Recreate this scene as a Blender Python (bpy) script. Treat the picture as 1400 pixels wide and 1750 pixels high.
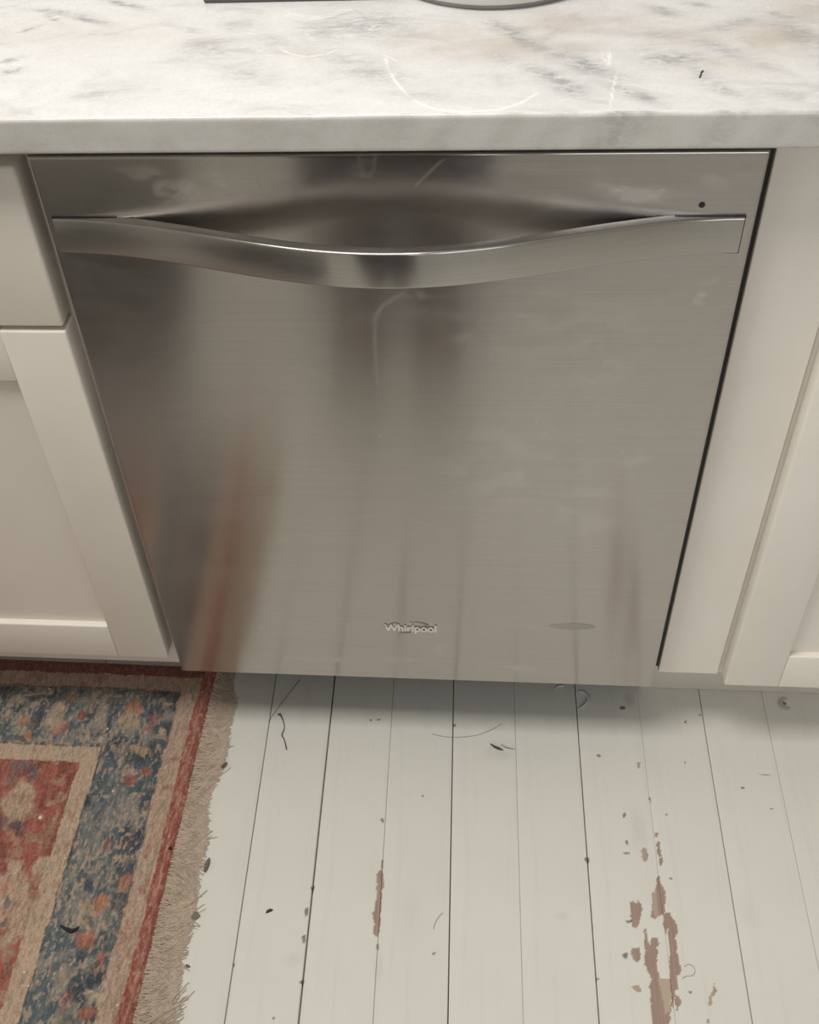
import bpy, bmesh, math, random
import numpy as np
from mathutils import Vector, Matrix, Euler

for o in list(bpy.data.objects):
    bpy.data.objects.remove(o, do_unlink=True)
scene = bpy.context.scene
COL = scene.collection
rng = np.random.default_rng(7)
random.seed(7)
PI = math.pi

# ------------------------------------------------------------------ camera
FPX, CXP, CYP = 1907.96, 644.78, 891.27          # focal length / principal point for a 1400x1750 frame
CAM_ROT = (0.75434, 0.05039, 0.07745)
CAM_LOC = (0.08002, -0.83183, 1.32242)
cam_data = bpy.data.cameras.new('camera')
cam_data.sensor_fit = 'AUTO'
cam_data.sensor_width = 36.0
cam_data.lens = FPX * 36.0 / 1750.0
cam_data.shift_x = (700 - CXP) / 1750.0
cam_data.shift_y = (CYP - 875) / 1750.0
cam_data.clip_start = 0.02
cam = bpy.data.objects.new('camera', cam_data)
cam.location = CAM_LOC
cam.rotation_euler = CAM_ROT
COL.objects.link(cam)
scene.camera = cam

# ------------------------------------------------------------------ world, lights, exposure
world = bpy.data.worlds.new('world')
scene.world = world
world.use_nodes = True
world.node_tree.nodes['Background'].inputs[0].default_value = (0.75, 0.85, 1.0, 1)
world.node_tree.nodes['Background'].inputs[1].default_value = 0.6

def area_light(name, loc, rot, sx, sy, power, color):
    l = bpy.data.lights.new(name, 'AREA')
    l.shape = 'RECTANGLE'; l.size = sx; l.size_y = sy
    l.energy = power; l.color = color
    o = bpy.data.objects.new(name, l)
    o.location = loc; o.rotation_euler = rot
    COL.objects.link(o)
    return o
# daylight entering by the window in the left wall, and frontal fill from an added, unseen one at the camera's back
area_light('daylight_left', (-2.03, -1.25, 1.55), (0, -PI/2, 0), 1.15, 1.25, 15, (0.90, 0.95, 1.0))
area_light('rear_fill_light', (0.55, -2.93, 1.55), (PI/2, 0, 0), 1.9, 1.25, 24, (0.95, 0.97, 1.0))
# the ceiling lamp panel
area_light('ceiling_lamp_light', (-0.40, -0.47, 2.395), (0, 0, 0), 0.9, 0.55, 23, (1.0, 0.97, 0.93))

scene.view_settings.view_transform = 'Standard'
scene.view_settings.look = 'None'
scene.view_settings.gamma = 1.0
scene.view_settings.use_curve_mapping = False
scene.view_settings.exposure = 0.0

# ------------------------------------------------------------------ helpers
_R = np.array(Euler(CAM_ROT, 'XYZ').to_matrix())
_C = np.array(CAM_LOC)
def at(px, py, axis, val):
    """survey helper: the point of the plane (axis = val) that was measured at a pixel of the photograph"""
    d = _R @ np.array([(px - CXP) / FPX, -(py - CYP) / FPX, -1.0])
    return _C + d * ((val - _C[axis]) / d[axis])

def tag(o, label=None, cat=None, group=None, kind=None):
    if label: o['label'] = label
    if cat: o['category'] = cat
    if group: o['group'] = group
    if kind: o['kind'] = kind
    return o

def link(name, me, mat=None, parent=None, loc=None, smooth=False):
    o = bpy.data.objects.new(name, me)
    if mat is not None:
        me.materials.clear(); me.materials.append(mat)
    if smooth:
        me.polygons.foreach_set('use_smooth', [True] * len(me.polygons))
    COL.objects.link(o)
    if loc is not None: o.location = loc
    if parent is not None: o.parent = parent
    return o

def empty(name, loc=(0, 0, 0)):
    o = bpy.data.objects.new(name, None)
    o.empty_display_size = 0.05
    o.location = loc
    COL.objects.link(o)
    return o

def pyd(name, v, f):
    me = bpy.data.meshes.new(name)
    me.from_pydata([tuple(map(float, p)) for p in v], [], [tuple(map(int, q)) for q in f])
    me.validate(); me.update()
    return me

def box_mesh(name, x0, x1, y0, y1, z0, z1, bev=0.0, seg=2):
    bm = bmesh.new()
    bmesh.ops.create_cube(bm, size=1)
    for v in bm.verts:
        v.co = Vector((x0 + (v.co.x + .5) * (x1 - x0), y0 + (v.co.y + .5) * (y1 - y0), z0 + (v.co.z + .5) * (z1 - z0)))
    if bev > 0:
        bmesh.ops.bevel(bm, geom=list(bm.edges), offset=bev, segments=seg, profile=0.5, affect='EDGES')
    me = bpy.data.meshes.new(name); bm.to_mesh(me); bm.free()
    return me

def box(name, x0, x1, y0, y1, z0, z1, mat, parent=None, bev=0.0, seg=2, smooth=False):
    """box in world coordinates; a parent, when given, is an Empty whose location is subtracted"""
    px, py, pz = world_loc(parent)
    me = box_mesh(name, x0 - px, x1 - px, y0 - py, y1 - py, z0 - pz, z1 - pz, bev, seg)
    return link(name, me, mat, parent, smooth=smooth and bev > 0)

def world_loc(o):
    p = Vector((0, 0, 0))
    while o is not None:
        p += o.location; o = o.parent
    return p

def grid_faces(nu, nv, wrap=False):
    f = []
    for i in range(nu - 1):
        for j in range(nv - 1):
            a = i * nv + j
            f.append((a, a + 1, a + nv + 1, a + nv))
    return f

def grid_mesh(name, P):
    """P: (nu, nv, 3)"""
    nu, nv, _ = P.shape
    me = bpy.data.meshes.new(name)
    idx = np.arange(nu * nv).reshape(nu, nv)
    q = np.stack([idx[:-1, :-1], idx[:-1, 1:], idx[1:, 1:], idx[1:, :-1]], -1).reshape(-1, 4)
    me.vertices.add(nu * nv); me.vertices.foreach_set('co', P.reshape(-1).astype(np.float32))
    me.loops.add(q.size); me.loops.foreach_set('vertex_index', q.reshape(-1).astype(np.int32))
    me.polygons.add(len(q)); me.polygons.foreach_set('loop_start', np.arange(0, q.size, 4).astype(np.int32))
    me.polygons.foreach_set('loop_total', np.full(len(q), 4, np.int32))
    me.update(); me.validate()
    return me

def set_uv(me, fn):
    uv = me.uv_layers.new(name='UVMap')
    n = len(me.loops)
    vi = np.zeros(n, np.int32); me.loops.foreach_get('vertex_index', vi)
    co = np.zeros(len(me.vertices) * 3, np.float32); me.vertices.foreach_get('co', co)
    co = co.reshape(-1, 3)[vi]
    uv.data.foreach_set('uv', fn(co).reshape(-1).astype(np.float32))

def set_float(me, name, vals):
    a = me.attributes.new(name, 'FLOAT', 'POINT')
    a.data.foreach_set('value', np.asarray(vals, np.float32).reshape(-1))

def set_color(me, name, rgb):
    a = me.attributes.new(name, 'FLOAT_COLOR', 'POINT')
    c = np.ones((len(rgb), 4), np.float32); c[:, :3] = rgb
    a.data.foreach_set('color', c.reshape(-1))

def tube_mesh(name, pts, radii, sides=6, cap=True):
    """round tube along a polyline"""
    pts = [Vector(p) for p in pts]
    if not hasattr(radii, '__len__'): radii = [radii] * len(pts)
    v, f = [], []
    for i, p in enumerate(pts):
        t = (pts[min(i + 1, len(pts) - 1)] - pts[max(i - 1, 0)]).normalized()
        a = t.cross(Vector((0, 0, 1)))
        if a.length < 1e-4: a = t.cross(Vector((1, 0, 0)))
        a.normalize(); b = t.cross(a)
        for k in range(sides):
            an = 2 * PI * k / sides
            v.append(p + (a * math.cos(an) + b * math.sin(an)) * radii[i])
    for i in range(len(pts) - 1):
        for k in range(sides):
            k2 = (k + 1) % sides
            f.append((i * sides + k, i * sides + k2, (i + 1) * sides + k2, (i + 1) * sides + k))
    if cap:
        f.append(tuple(range(sides - 1, -1, -1)))
        f.append(tuple((len(pts) - 1) * sides + k for k in range(sides)))
    return pyd(name, v, f)

def lathe_mesh(name, prof, n=64):
    v, f = [], []
    for (r, z) in prof:
        for k in range(n):
            a = 2 * PI * k / n
            v.append((r * math.cos(a), r * math.sin(a), z))
    for i in range(len(prof) - 1):
        for k in range(n):
            k2 = (k + 1) % n
            f.append((i * n + k, i * n + k2, (i + 1) * n + k2, (i + 1) * n + k))
    f.append(tuple(range(n - 1, -1, -1)))
    return pyd(name, v, f)

# value noise for painted attributes (numpy)
_perm = rng.random((512, 512)).astype(np.float32)
def vnoise(x, y):
    xi = np.floor(x).astype(int); yi = np.floor(y).astype(int)
    fx = x - xi; fy = y - yi
    fx = fx * fx * (3 - 2 * fx); fy = fy * fy * (3 - 2 * fy)
    g = lambda a, b: _perm[a & 511, b & 511]
    return (g(xi, yi) * (1 - fx) + g(xi + 1, yi) * fx) * (1 - fy) + (g(xi, yi + 1) * (1 - fx) + g(xi + 1, yi + 1) * fx) * fy
def fbm(x, y, o=4):
    s = 0; a = 0.5; t = 0
    for k in range(o):
        s = s + a * vnoise(x * 2 ** k + 17.3 * k, y * 2 ** k + 5.1 * k); t += a; a *= 0.5
    return s / t
def sst(a, b, x):
    t = np.clip((x - a) / (b - a), 0, 1); return t * t * (3 - 2 * t)
def in_poly(x, y, poly):
    c = np.zeros(x.shape, bool)
    n = len(poly)
    for i in range(n):
        x1, y1 = poly[i]; x2, y2 = poly[(i + 1) % n]
        if y1 == y2: continue
        m = ((y1 > y) != (y2 > y)) & (x < (x2 - x1) * (y - y1) / (y2 - y1) + x1)
        c ^= m
    return c
def seg_dist(x, y, pl):
    d = np.full(x.shape, 9e9)
    for (x1, y1), (x2, y2) in zip(pl[:-1], pl[1:]):
        dx, dy = x2 - x1, y2 - y1
        t = np.clip(((x - x1) * dx + (y - y1) * dy) / (dx * dx + dy * dy + 1e-12), 0, 1)
        d = np.minimum(d, np.hypot(x - x1 - t * dx, y - y1 - t * dy))
    return d
def srgb(r, g, b):
    c = np.array([r, g, b], float) / 255
    return tuple(np.where(c <= .04045, c / 12.92, ((c + .055) / 1.055) ** 2.4))

# ------------------------------------------------------------------ materials
class NT:
    def __init__(s, name):
        s.m = bpy.data.materials.new(name); s.m.use_nodes = True
        s.t = s.m.node_tree; s.n = s.t.nodes
        s.b = s.n['Principled BSDF']
    def node(s, t, **kw):
        n = s.n.new(t)
        for k, v in kw.items():
            if k == 'inp':
                for a, b in v.items():
                    if hasattr(b, 'is_output'): s.t.links.new(b, n.inputs[a])
                    else: n.inputs[a].default_value = b
            else: setattr(n, k, v)
        return n
    def lk(s, a, b): s.t.links.new(a, b)
    def coords(s, scale=(1, 1, 1), rot=(0, 0, 0), which='Object'):
        tc = s.node('ShaderNodeTexCoord')
        mp = s.node('ShaderNodeMapping', inp={'Vector': tc.outputs[which], 'Scale': scale, 'Rotation': rot})
        return mp.outputs[0]
    def noise(s, vec, scale, detail=4, rough=.55, dist=0.0):
        return s.node('ShaderNodeTexNoise', inp={'Vector': vec, 'Scale': scale, 'Detail': detail, 'Roughness': rough, 'Distortion': dist}).outputs[0]
    def ramp(s, fac, stops, interp='LINEAR'):
        r = s.node('ShaderNodeValToRGB', inp={0: fac}); r.color_ramp.interpolation = interp
        el = r.color_ramp.elements
        while len(el) < len(stops): el.new(0.5)
        for e, (p, c) in zip(el, stops):
            e.position = p
            e.color = (c, c, c, 1) if not hasattr(c, '__len__') else (*c[:3], 1)
        return r.outputs[0]
    def mix(s, fac, a, b, blend='MIX'):
        n = s.node('ShaderNodeMix', data_type='RGBA', blend_type=blend)
        for i, v in ((0, fac), (6, a), (7, b)):
            if hasattr(v, 'is_output'): s.lk(v, n.inputs[i])
            else: n.inputs[i].default_value = v if not hasattr(v, '__len__') else (*v[:3], 1)
        return n.outputs[2]
    def math(s, op, a, b=0.0, clamp=False):
        n = s.node('ShaderNodeMath', operation=op, use_clamp=clamp)
        for i, v in ((0, a), (1, b)):
            if hasattr(v, 'is_output'): s.lk(v, n.inputs[i])
            else: n.inputs[i].default_value = v
        return n.outputs[0]
    def attr(s, name, out='Fac'):
        return s.node('ShaderNodeAttribute', attribute_name=name).outputs[out]
    def bump(s, h, strength, dist=0.001, normal=None):
        inp = {'Height': h, 'Strength': strength, 'Distance': dist}
        if normal is not None: inp['Normal'] = normal
        return s.node('ShaderNodeBump', inp=inp).outputs[0]
    def set(s, **kw):
        for k, v in kw.items():
            i = s.b.inputs[k.replace('_', ' ')]
            if hasattr(v, 'is_output'): s.lk(v, i)
            elif hasattr(v, '__len__') and len(v) == 3 and i.type == 'RGBA': i.default_value = (*v, 1)
            else: i.default_value = v
        return s.m

def mat_paint(name, col, rough=0.42, var=0.05, bump=0.05):
    t = NT(name)
    v = t.coords()
    n1 = t.noise(v, 9, 5)
    n2 = t.noise(v, 260, 3)
    c = t.mix(t.ramp(n1, [(0.3, 0.0), (0.75, 1.0)]), col, tuple(x * (1 - var * k) for x, k in zip(col, (1, 1.15, 1.5))))
    return t.set(Base_Color=c, Roughness=t.ramp(n1, [(0.2, rough - .05), (0.8, rough + .08)]), Normal=t.bump(n2, bump, .0006))

def mat_plain(name, col, rough=0.5, metallic=0.0, var=0.12, scale=30):
    t = NT(name)
    n = t.noise(t.coords(), scale, 4)
    c = t.mix(n, tuple(x * (1 - var) for x in col), tuple(min(1, x * (1 + var)) for x in col))
    return t.set(Base_Color=c, Roughness=rough, Metallic=metallic)

CABINET = mat_paint('cabinet_paint', (0.80, 0.742, 0.662), 0.40, 0.05)
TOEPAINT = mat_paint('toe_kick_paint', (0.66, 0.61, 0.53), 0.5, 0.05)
WALLPAINT = mat_paint('wall_paint', (0.70, 0.68, 0.63), 0.7, 0.04)
CEILPAINT = mat_paint('ceiling_paint', (0.80, 0.79, 0.76), 0.8, 0.03)
BLACK = mat_plain('black_plastic', (0.012, 0.012, 0.014), 0.45)
DARKGAP = mat_plain('dark_cavity_liner', (0.02, 0.02, 0.022), 0.8)
SUBFLOOR = mat_plain('subfloor_dark', (0.06, 0.05, 0.045), 0.9)

def mat_steel(name, base, r0, r1, painted=True, aniso=0.55):
    t = NT(name)
    v = t.coords()
    brush = t.noise(t.coords((4, 4, 900)), 1.0, 3, .7)
    cloud = t.noise(t.coords((7, 7, 16)), 1.0, 6, .62, 0.6)
    wipe = t.noise(t.coords((22, 22, 70), (0, .35, 0)), 1.0, 4, .6, 1.2)
    smear = t.ramp(t.math('MULTIPLY', cloud, wipe), [(0.12, 0.0), (0.55, 1.0)])
    dirt = t.math('MULTIPLY', smear, 0.12)
    if painted:
        dirt = t.math('ADD', dirt, t.math('MULTIPLY', t.attr('smudge'), 0.45), clamp=True)
    c = t.mix(t.ramp(brush, [(0.3, 0.0), (0.7, 1.0)]), tuple(x * .93 for x in base), tuple(x * 1.05 for x in base))
    speck = t.noise(t.coords((260, 260, 700)), 1.0, 3, .7)
    c = t.mix(t.ramp(speck, [(0.35, 0.16), (0.6, 0.0)]), c, tuple(x * .72 for x in base))
    c = t.mix(dirt, c, (0.60, 0.555, 0.50))
    rough = t.math('ADD', t.ramp(cloud, [(0.25, r0), (0.8, r1)]), t.math('MULTIPLY', dirt, 0.15))
    tan = t.node('ShaderNodeTangent', direction_type='UV_MAP', uv_map='UVMap').outputs[0]
    t.lk(tan, t.b.inputs['Tangent'])
    met = t.math('SUBTRACT', 1.0, t.math('MULTIPLY', dirt, 0.62))
    return t.set(Base_Color=c, Metallic=met, Roughness=rough, Anisotropic=aniso, Anisotropic_Rotation=0.25,
                 Normal=t.bump(brush, 0.03, .0002))
STEEL = mat_steel('brushed_steel', (0.485, 0.456, 0.428), 0.165, 0.205, True, 0.95)
STEELH = mat_steel('brushed_steel_handle', (0.47, 0.45, 0.425), 0.18, 0.22, False, 0.9)
BADGE = mat_plain('badge_polished', (0.82, 0.80, 0.76), 0.25, 0.75, 0.03)
BADGED = mat_plain('badge_dark_metal', (0.30, 0.28, 0.26), 0.30, 0.9, 0.05)  # darker metal for the swoosh ring
PLATE = mat_plain('oval_plate_metal', (0.40, 0.38, 0.355), 0.36, 0.9, 0.05)

def mat_marble():
    t = NT('veined_marble')
    v = t.coords()
    vs = t.coords((1.0, 2.3, 2.3), (0, 0, -0.35))
    n1 = t.noise(vs, 16, 8, .66, 0.9)
    n2 = t.noise(t.coords((1, 2.6, 2.0), (0, 0, -.5)), 58, 8, .72, 1.2)
    fine = t.noise(v, 900, 3, .7)
    grain = t.noise(v, 330, 3, .6)
    guide = t.attr('vein')
    warm_and_shade = t.attr('warm_and_shade')
    vein = t.math('MULTIPLY', t.math('MULTIPLY', guide, 1.35), t.ramp(n2, [(0.37, 0.0), (0.60, 1.0)]), clamp=True)
    vein = t.math('ADD', vein, t.math('MULTIPLY', t.ramp(n1, [(0.56, 0.0), (0.74, 1.0)]), 0.35), clamp=True)
    base = t.mix(t.ramp(n1, [(0.25, 0.0), (0.65, 1.0)]), (0.775, 0.775, 0.77), (0.655, 0.655, 0.65))
    base = t.mix(t.math('MULTIPLY', warm_and_shade, t.ramp(n1, [(0.25, 0.35), (0.7, 1.0)])), base, (0.47, 0.375, 0.29))
    c = t.mix(t.math('MULTIPLY', vein, 0.85), base, (0.26, 0.265, 0.275))
    c = t.mix(t.ramp(grain, [(0.32, 0.22), (0.55, 0.0)]), c, (0.42, 0.41, 0.40))
    c = t.mix(t.ramp(fine, [(0.60, 0.0), (0.72, 0.5)]), c, (0.95, 0.94, 0.92))
    c = t.mix(t.math('MULTIPLY', t.attr('edge_shade'), 0.55), c, (0.47, 0.455, 0.395))  # shade of the front edge painted into the marble colour
    scr = t.attr('scratch')
    c = t.mix(t.math('MULTIPLY', scr, 0.75), c, (0.97, 0.97, 0.96))
    return t.set(Base_Color=c, Roughness=t.math('ADD', t.ramp(grain, [(0.3, 0.34), (0.7, 0.24)]), t.math('MULTIPLY', scr, .2)),
                 Normal=t.bump(fine, 0.06, .0004))
MARBLE = mat_marble()

def mat_floor():
    t = NT('white_floor_paint')
    grainv = t.coords((60, 3, 60))
    g1 = t.noise(grainv, 1.0, 5, .6)
    g2 = t.noise(t.coords((420, 14, 420)), 1.0, 3, .6)
    cl = t.noise(t.coords(), 5, 5, .6)
    oi = t.node('ShaderNodeObjectInfo').outputs['Random']
    col = t.mix(t.ramp(cl, [(0.3, 0.0), (0.75, 1.0)]), (0.72, 0.705, 0.64), (0.67, 0.652, 0.585))
    col = t.mix(t.math('MULTIPLY', oi, 0.18), col, (0.60, 0.59, 0.55))
    col = t.mix(t.ramp(g1, [(0.30, 0.22), (0.48, 0.0)]), col, (0.52, 0.50, 0.46))
    scuff = t.noise(t.coords((70, 18, 70)), 1.0, 6, .7)
    col = t.mix(t.ramp(scuff, [(0.66, 0.0), (0.74, 0.45)]), col, (0.42, 0.38, 0.34))
    chip = t.attr('chip')
    tone = t.attr('chip_tone')
    wood = t.mix(g2, (0.26, 0.165, 0.125), (0.42, 0.31, 0.25))
    wood = t.mix(tone, wood, (0.50, 0.40, 0.30))
    col = t.mix(t.math('MULTIPLY', chip, 1.0, clamp=True), col, wood)
    col = t.mix(t.attr('stain'), col, (0.075, 0.065, 0.055))
    h = t.math('ADD', g1, t.math('MULTIPLY', g2, .4))
    return t.set(Base_Color=col, Roughness=t.math('ADD', t.ramp(g1, [(0.2, 0.36), (0.8, 0.46)]), t.math('MULTIPLY', chip, .25)),
                 Normal=t.bump(h, 0.10, .0008))
FLOORP = mat_floor()

def mat_rug():
    t = NT('rug_wool')
    c = t.attr('rugcol', 'Color')
    n = t.noise(t.coords((900, 320, 900)), 1.0, 3, .7)
    m = t.noise(t.coords((40, 40, 40)), 1.0, 4, .6)
    c = t.mix(t.ramp(n, [(0.36, 0.40), (0.54, 0.0)]), c, (0.055, 0.045, 0.04))
    c = t.mix(t.ramp(n, [(0.56, 0.0), (0.70, 0.38)]), c, (0.62, 0.55, 0.46))
    c = t.mix(t.ramp(m, [(0.55, 0.0), (0.75, 0.20)]), c, (0.36, 0.29, 0.23))
    return t.set(Base_Color=c, Roughness=0.95, Sheen_Weight=0.15, Normal=t.bump(n, 0.9, .0016))
RUGM = mat_rug()
FRINGE = mat_plain('rug_fringe_cotton', (0.52, 0.42, 0.325), 0.95, 0, 0.30, 160)

# ------------------------------------------------------------------ room shell
RX0, RX1, RY0, RY1, RZ = -1.95, 1.95, -2.85, 0.62, 2.45
def wall_with_hole(name, axis, pos0, pos1, a0, a1, h0, h1, holes):
    """wall slab across axis (0 = x, 1 = y); rectangular opening (a, a, z, z) or None"""
    bm = bmesh.new()
    parts = []
    if holes is None: parts = [(a0, a1, h0, h1)]
    else:
        p, q, r, s = holes
        parts = [(a0, p, h0, h1), (q, a1, h0, h1), (p, q, h0, r), (p, q, s, h1)]
    for (u0, u1, z0, z1) in parts:
        g = bmesh.ops.create_cube(bm, size=1)['verts']
        for v in g:
            u = u0 + (v.co.x + .5) * (u1 - u0); d = pos0 + (v.co.y + .5) * (pos1 - pos0); z = z0 + (v.co.z + .5) * (z1 - z0)
            v.co = Vector((d, u, z)) if axis == 0 else Vector((u, d, z))
    bmesh.ops.recalc_face_normals(bm, faces=bm.faces)
    me = bpy.data.meshes.new(name); bm.to_mesh(me); bm.free()
    o = link(name, me, WALLPAINT); tag(o, kind='structure'); return o

WL = (-1.9, -0.6, 0.95, 2.15)
WR = (-0.42, 1.52, 0.95, 2.2)
wall_with_hole('wall_left', 0, RX0 - .1, RX0, RY0 - .1, RY1 + .1, 0, RZ, WL)
wall_with_hole('wall_right', 0, RX1, RX1 + .1, RY0 - .1, RY1 + .1, 0, RZ, None)
wall_with_hole('wall_back', 1, RY1, RY1 + .1, RX0, RX1, 0, RZ, None)
wall_with_hole('wall_front', 1, RY0 - .1, RY0, RX0, RX1, 0, RZ, WR)
o = link('ceiling', box_mesh('ceiling', RX0 - .1, RX1 + .1, RY0 - .1, RY1 + .1, RZ, RZ + .08), CEILPAINT); tag(o, kind='structure')

def mat_pane():
    t = NT('window_glass')
    tr = t.node('ShaderNodeBsdfTransparent'); gl = t.node('ShaderNodeBsdfGlossy', inp={'Roughness': 0.02})
    fr = t.node('ShaderNodeFresnel', inp={'IOR': 1.45})
    mx = t.node('ShaderNodeMixShader', inp={0: fr.outputs[0], 1: tr.outputs[0], 2: gl.outputs[0]})
    t.lk(mx.outputs[0], t.n['Material Output'].inputs[0]); return t.m
PANE = mat_pane()
def window(name, axis, pos, hole):
    a0, a1, z0, z1 = hole
    w = 0.05
    def bx(nm, u0, u1, y0, y1, mat, par, d=.03):
        if axis == 0: return box(nm, pos - d, pos + d, u0, u1, y0, y1, mat, par)
        return box(nm, u0, u1, pos - d, pos + d, y0, y1, mat, par)
    f = empty(name, (0, 0, 0)); tag(f, kind='structure')
    bx('window_frame', a0, a0 + w, z0, z1, CEILPAINT, f); bx('window_frame', a1 - w, a1, z0, z1, CEILPAINT, f)
    bx('window_frame', a0 + w, a1 - w, z0, z0 + w, CEILPAINT, f); bx('window_frame', a0 + w, a1 - w, z1 - w, z1, CEILPAINT, f)
    zm = (z0 + z1) / 2
    bx('window_frame', a0 + w, a1 - w, zm - .02, zm + .02, CEILPAINT, f)
    bx('pane', a0 + w, a1 - w, z0 + w, zm - .02, PANE, f, .003); bx('pane', a0 + w, a1 - w, zm + .02, z1 - w, PANE, f, .003)
window('window_1', 0, RX0 - .05, WL)
window('added_rear_window', 1, RY0 - .05, WR)  # unseen window added to let frontal fill light in

# ------------------------------------------------------------------ floor: sub-floor slab and painted boards
YAW = 0.0165
CY_, SY_ = math.cos(YAW), math.sin(YAW)
floor = link('floor', box_mesh('floor', RX0 - .1, RX1 + .1, RY0 - .1, RY1 + .1, -.06, -.020), SUBFLOOR)
tag(floor, kind='structure')
def to_local(p):            # world floor point -> board coordinates (boards run along local y)
    return (p[0] * CY_ + p[1] * SY_, -p[0] * SY_ + p[1] * CY_)
def floor_px(px, py, z=0.0):
    return to_local(at(px, py, 2, z))
def zpoly(pts, ox, oy, s):  # measured outlines
    return [floor_px(ox + a / s, oy + b / s) for a, b in pts]

Zr = (900, 1430, 2.8); Zm = (380, 1430, 2.692); Zu = (900, 1150, 2.8); Zt = (380, 1150, 2.692)
chips = [zpoly(p, *z) for p, z in [
    ([(548, 70), (556, 50), (572, 52), (580, 90), (572, 122), (560, 115)], Zr),
    ([(622, 25), (634, 20), (642, 50), (652, 88), (640, 95), (628, 80)], Zr),
    ([(634, 105), (648, 98), (657, 120), (648, 138), (636, 132)], Zr),
    ([(620, 190), (638, 185), (645, 225), (665, 255), (668, 300), (662, 370), (640, 372), (615, 392), (595, 382), (600, 340), (603, 270), (622, 255)], Zr),
    ([(495, 312), (512, 305), (525, 325), (535, 300), (552, 340), (548, 370), (540, 400), (530, 432), (510, 432), (500, 400), (500, 350)], Zr),
    ([(660, 365), (685, 368), (710, 400), (727, 440), (716, 470), (722, 540), (730, 590), (742, 640), (722, 665), (728, 720), (712, 740), (705, 820), (692, 815), (688, 740), (684, 640), (686, 560), (678, 480), (680, 420), (668, 465), (655, 420)], Zr),
    ([(562, 435), (572, 440), (578, 490), (590, 515), (605, 480), (625, 478), (632, 510), (622, 560), (626, 610), (634, 655), (640, 680), (688, 680), (690, 815), (680, 900), (676, 990), (606, 990), (600, 900), (592, 800), (590, 720), (600, 680), (585, 655), (565, 610), (566, 540), (565, 480)], Zr),
    ([(710, 755), (735, 770), (745, 790), (722, 815), (735, 835), (715, 830)], Zr),
    ([(505, 530), (540, 530), (548, 585), (530, 602), (512, 585), (498, 555)], Zr),
    ([(505, 715), (525, 705), (540, 720), (552, 740), (525, 742)], Zr),
    ([(898, 700), (915, 735), (892, 758), (886, 805), (870, 810), (876, 765), (895, 735)], Zr),
    ([(862, 870), (876, 868), (874, 888), (862, 888)], Zr),
    ([(735, 105), (742, 110), (738, 148), (728, 146)], Zm),
    ([(722, 155), (738, 155), (744, 215), (735, 245), (735, 300), (728, 380), (722, 440), (718, 465), (698, 455), (692, 430), (700, 390), (690, 360), (705, 310), (708, 250), (712, 215), (706, 175)], Zm),
    ([(706, 490), (720, 490), (718, 518), (706, 518)], Zm),
    ([(618, 762), (630, 764), (628, 782), (616, 780)], Zu),
    ([(528, 428), (540, 430), (544, 452), (532, 454)], Zu),
    ([(583, 592), (592, 596), (596, 622), (586, 610)], Zu),
]]
tan_patch = zpoly([(634, 680), (688, 680), (692, 815), (664, 850), (642, 740)], *Zr)
# dark specks: pixel, radii in pixels
specks = [(1064, 1210, 6, 3.5), (1341, 1202, 4, 3), (1269, 1347, 3, 2.5), (1318, 1382, 2.5, 2), (1140, 1393, 2.5, 2), (1067, 1394, 3, 4),
          (1071, 1440, 2.5, 5), (1147, 1502, 3, 2), (1180, 1695, 4, 2.5), (1003, 1469, 4, 6), (1021, 1673, 2.5, 2), (1070, 1458, 5, 2),
          (1075, 1574, 5, 2), (1069, 1633, 4, 5), (633, 1231, 2.5, 2), (646, 1230, 2.5, 2), (777, 1240, 2.5, 4), (524, 1558, 3, 7), (520, 1605, 4, 7),
          (741, 1629, 2.5, 2), (468, 1740, 2.5, 2), (653, 1402, 2.5, 4), (723, 1360, 2, 1.5), (535, 1517, 2.5, 4), (516, 1678, 3, 4), (398, 1650, 3, 3),
          (448, 1303, 3, 4), (1197, 1222, 2.5, 2), (1172, 1233, 2.5, 2.5), (1302, 1324, 14, 1.0), (1023, 1290, 3, 3), (1171, 1303, 2, 2)]
specks = [(*floor_px(a, b), rx * .00079, ry * .00079) for a, b, rx, ry in specks]
# soft grime: pixel, radii, strength
grime = [(855, 1285, 42, 26, .13), (700, 1560, 26, 60, .05), (1075, 1195, 16, 26, .22), (500, 1640, 20, 16, .08), (960, 1565, 16, 10, .10), (646, 1655, 12, 30, .10),
         (1280, 1560, 26, 34, .06), (1090, 1420, 20, 60, .10), (1105, 1290, 30, 70, .05)]
grime = [(*floor_px(a, b), rx * .00079, ry * .0009, s) for a, b, rx, ry, s in grime]

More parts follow.
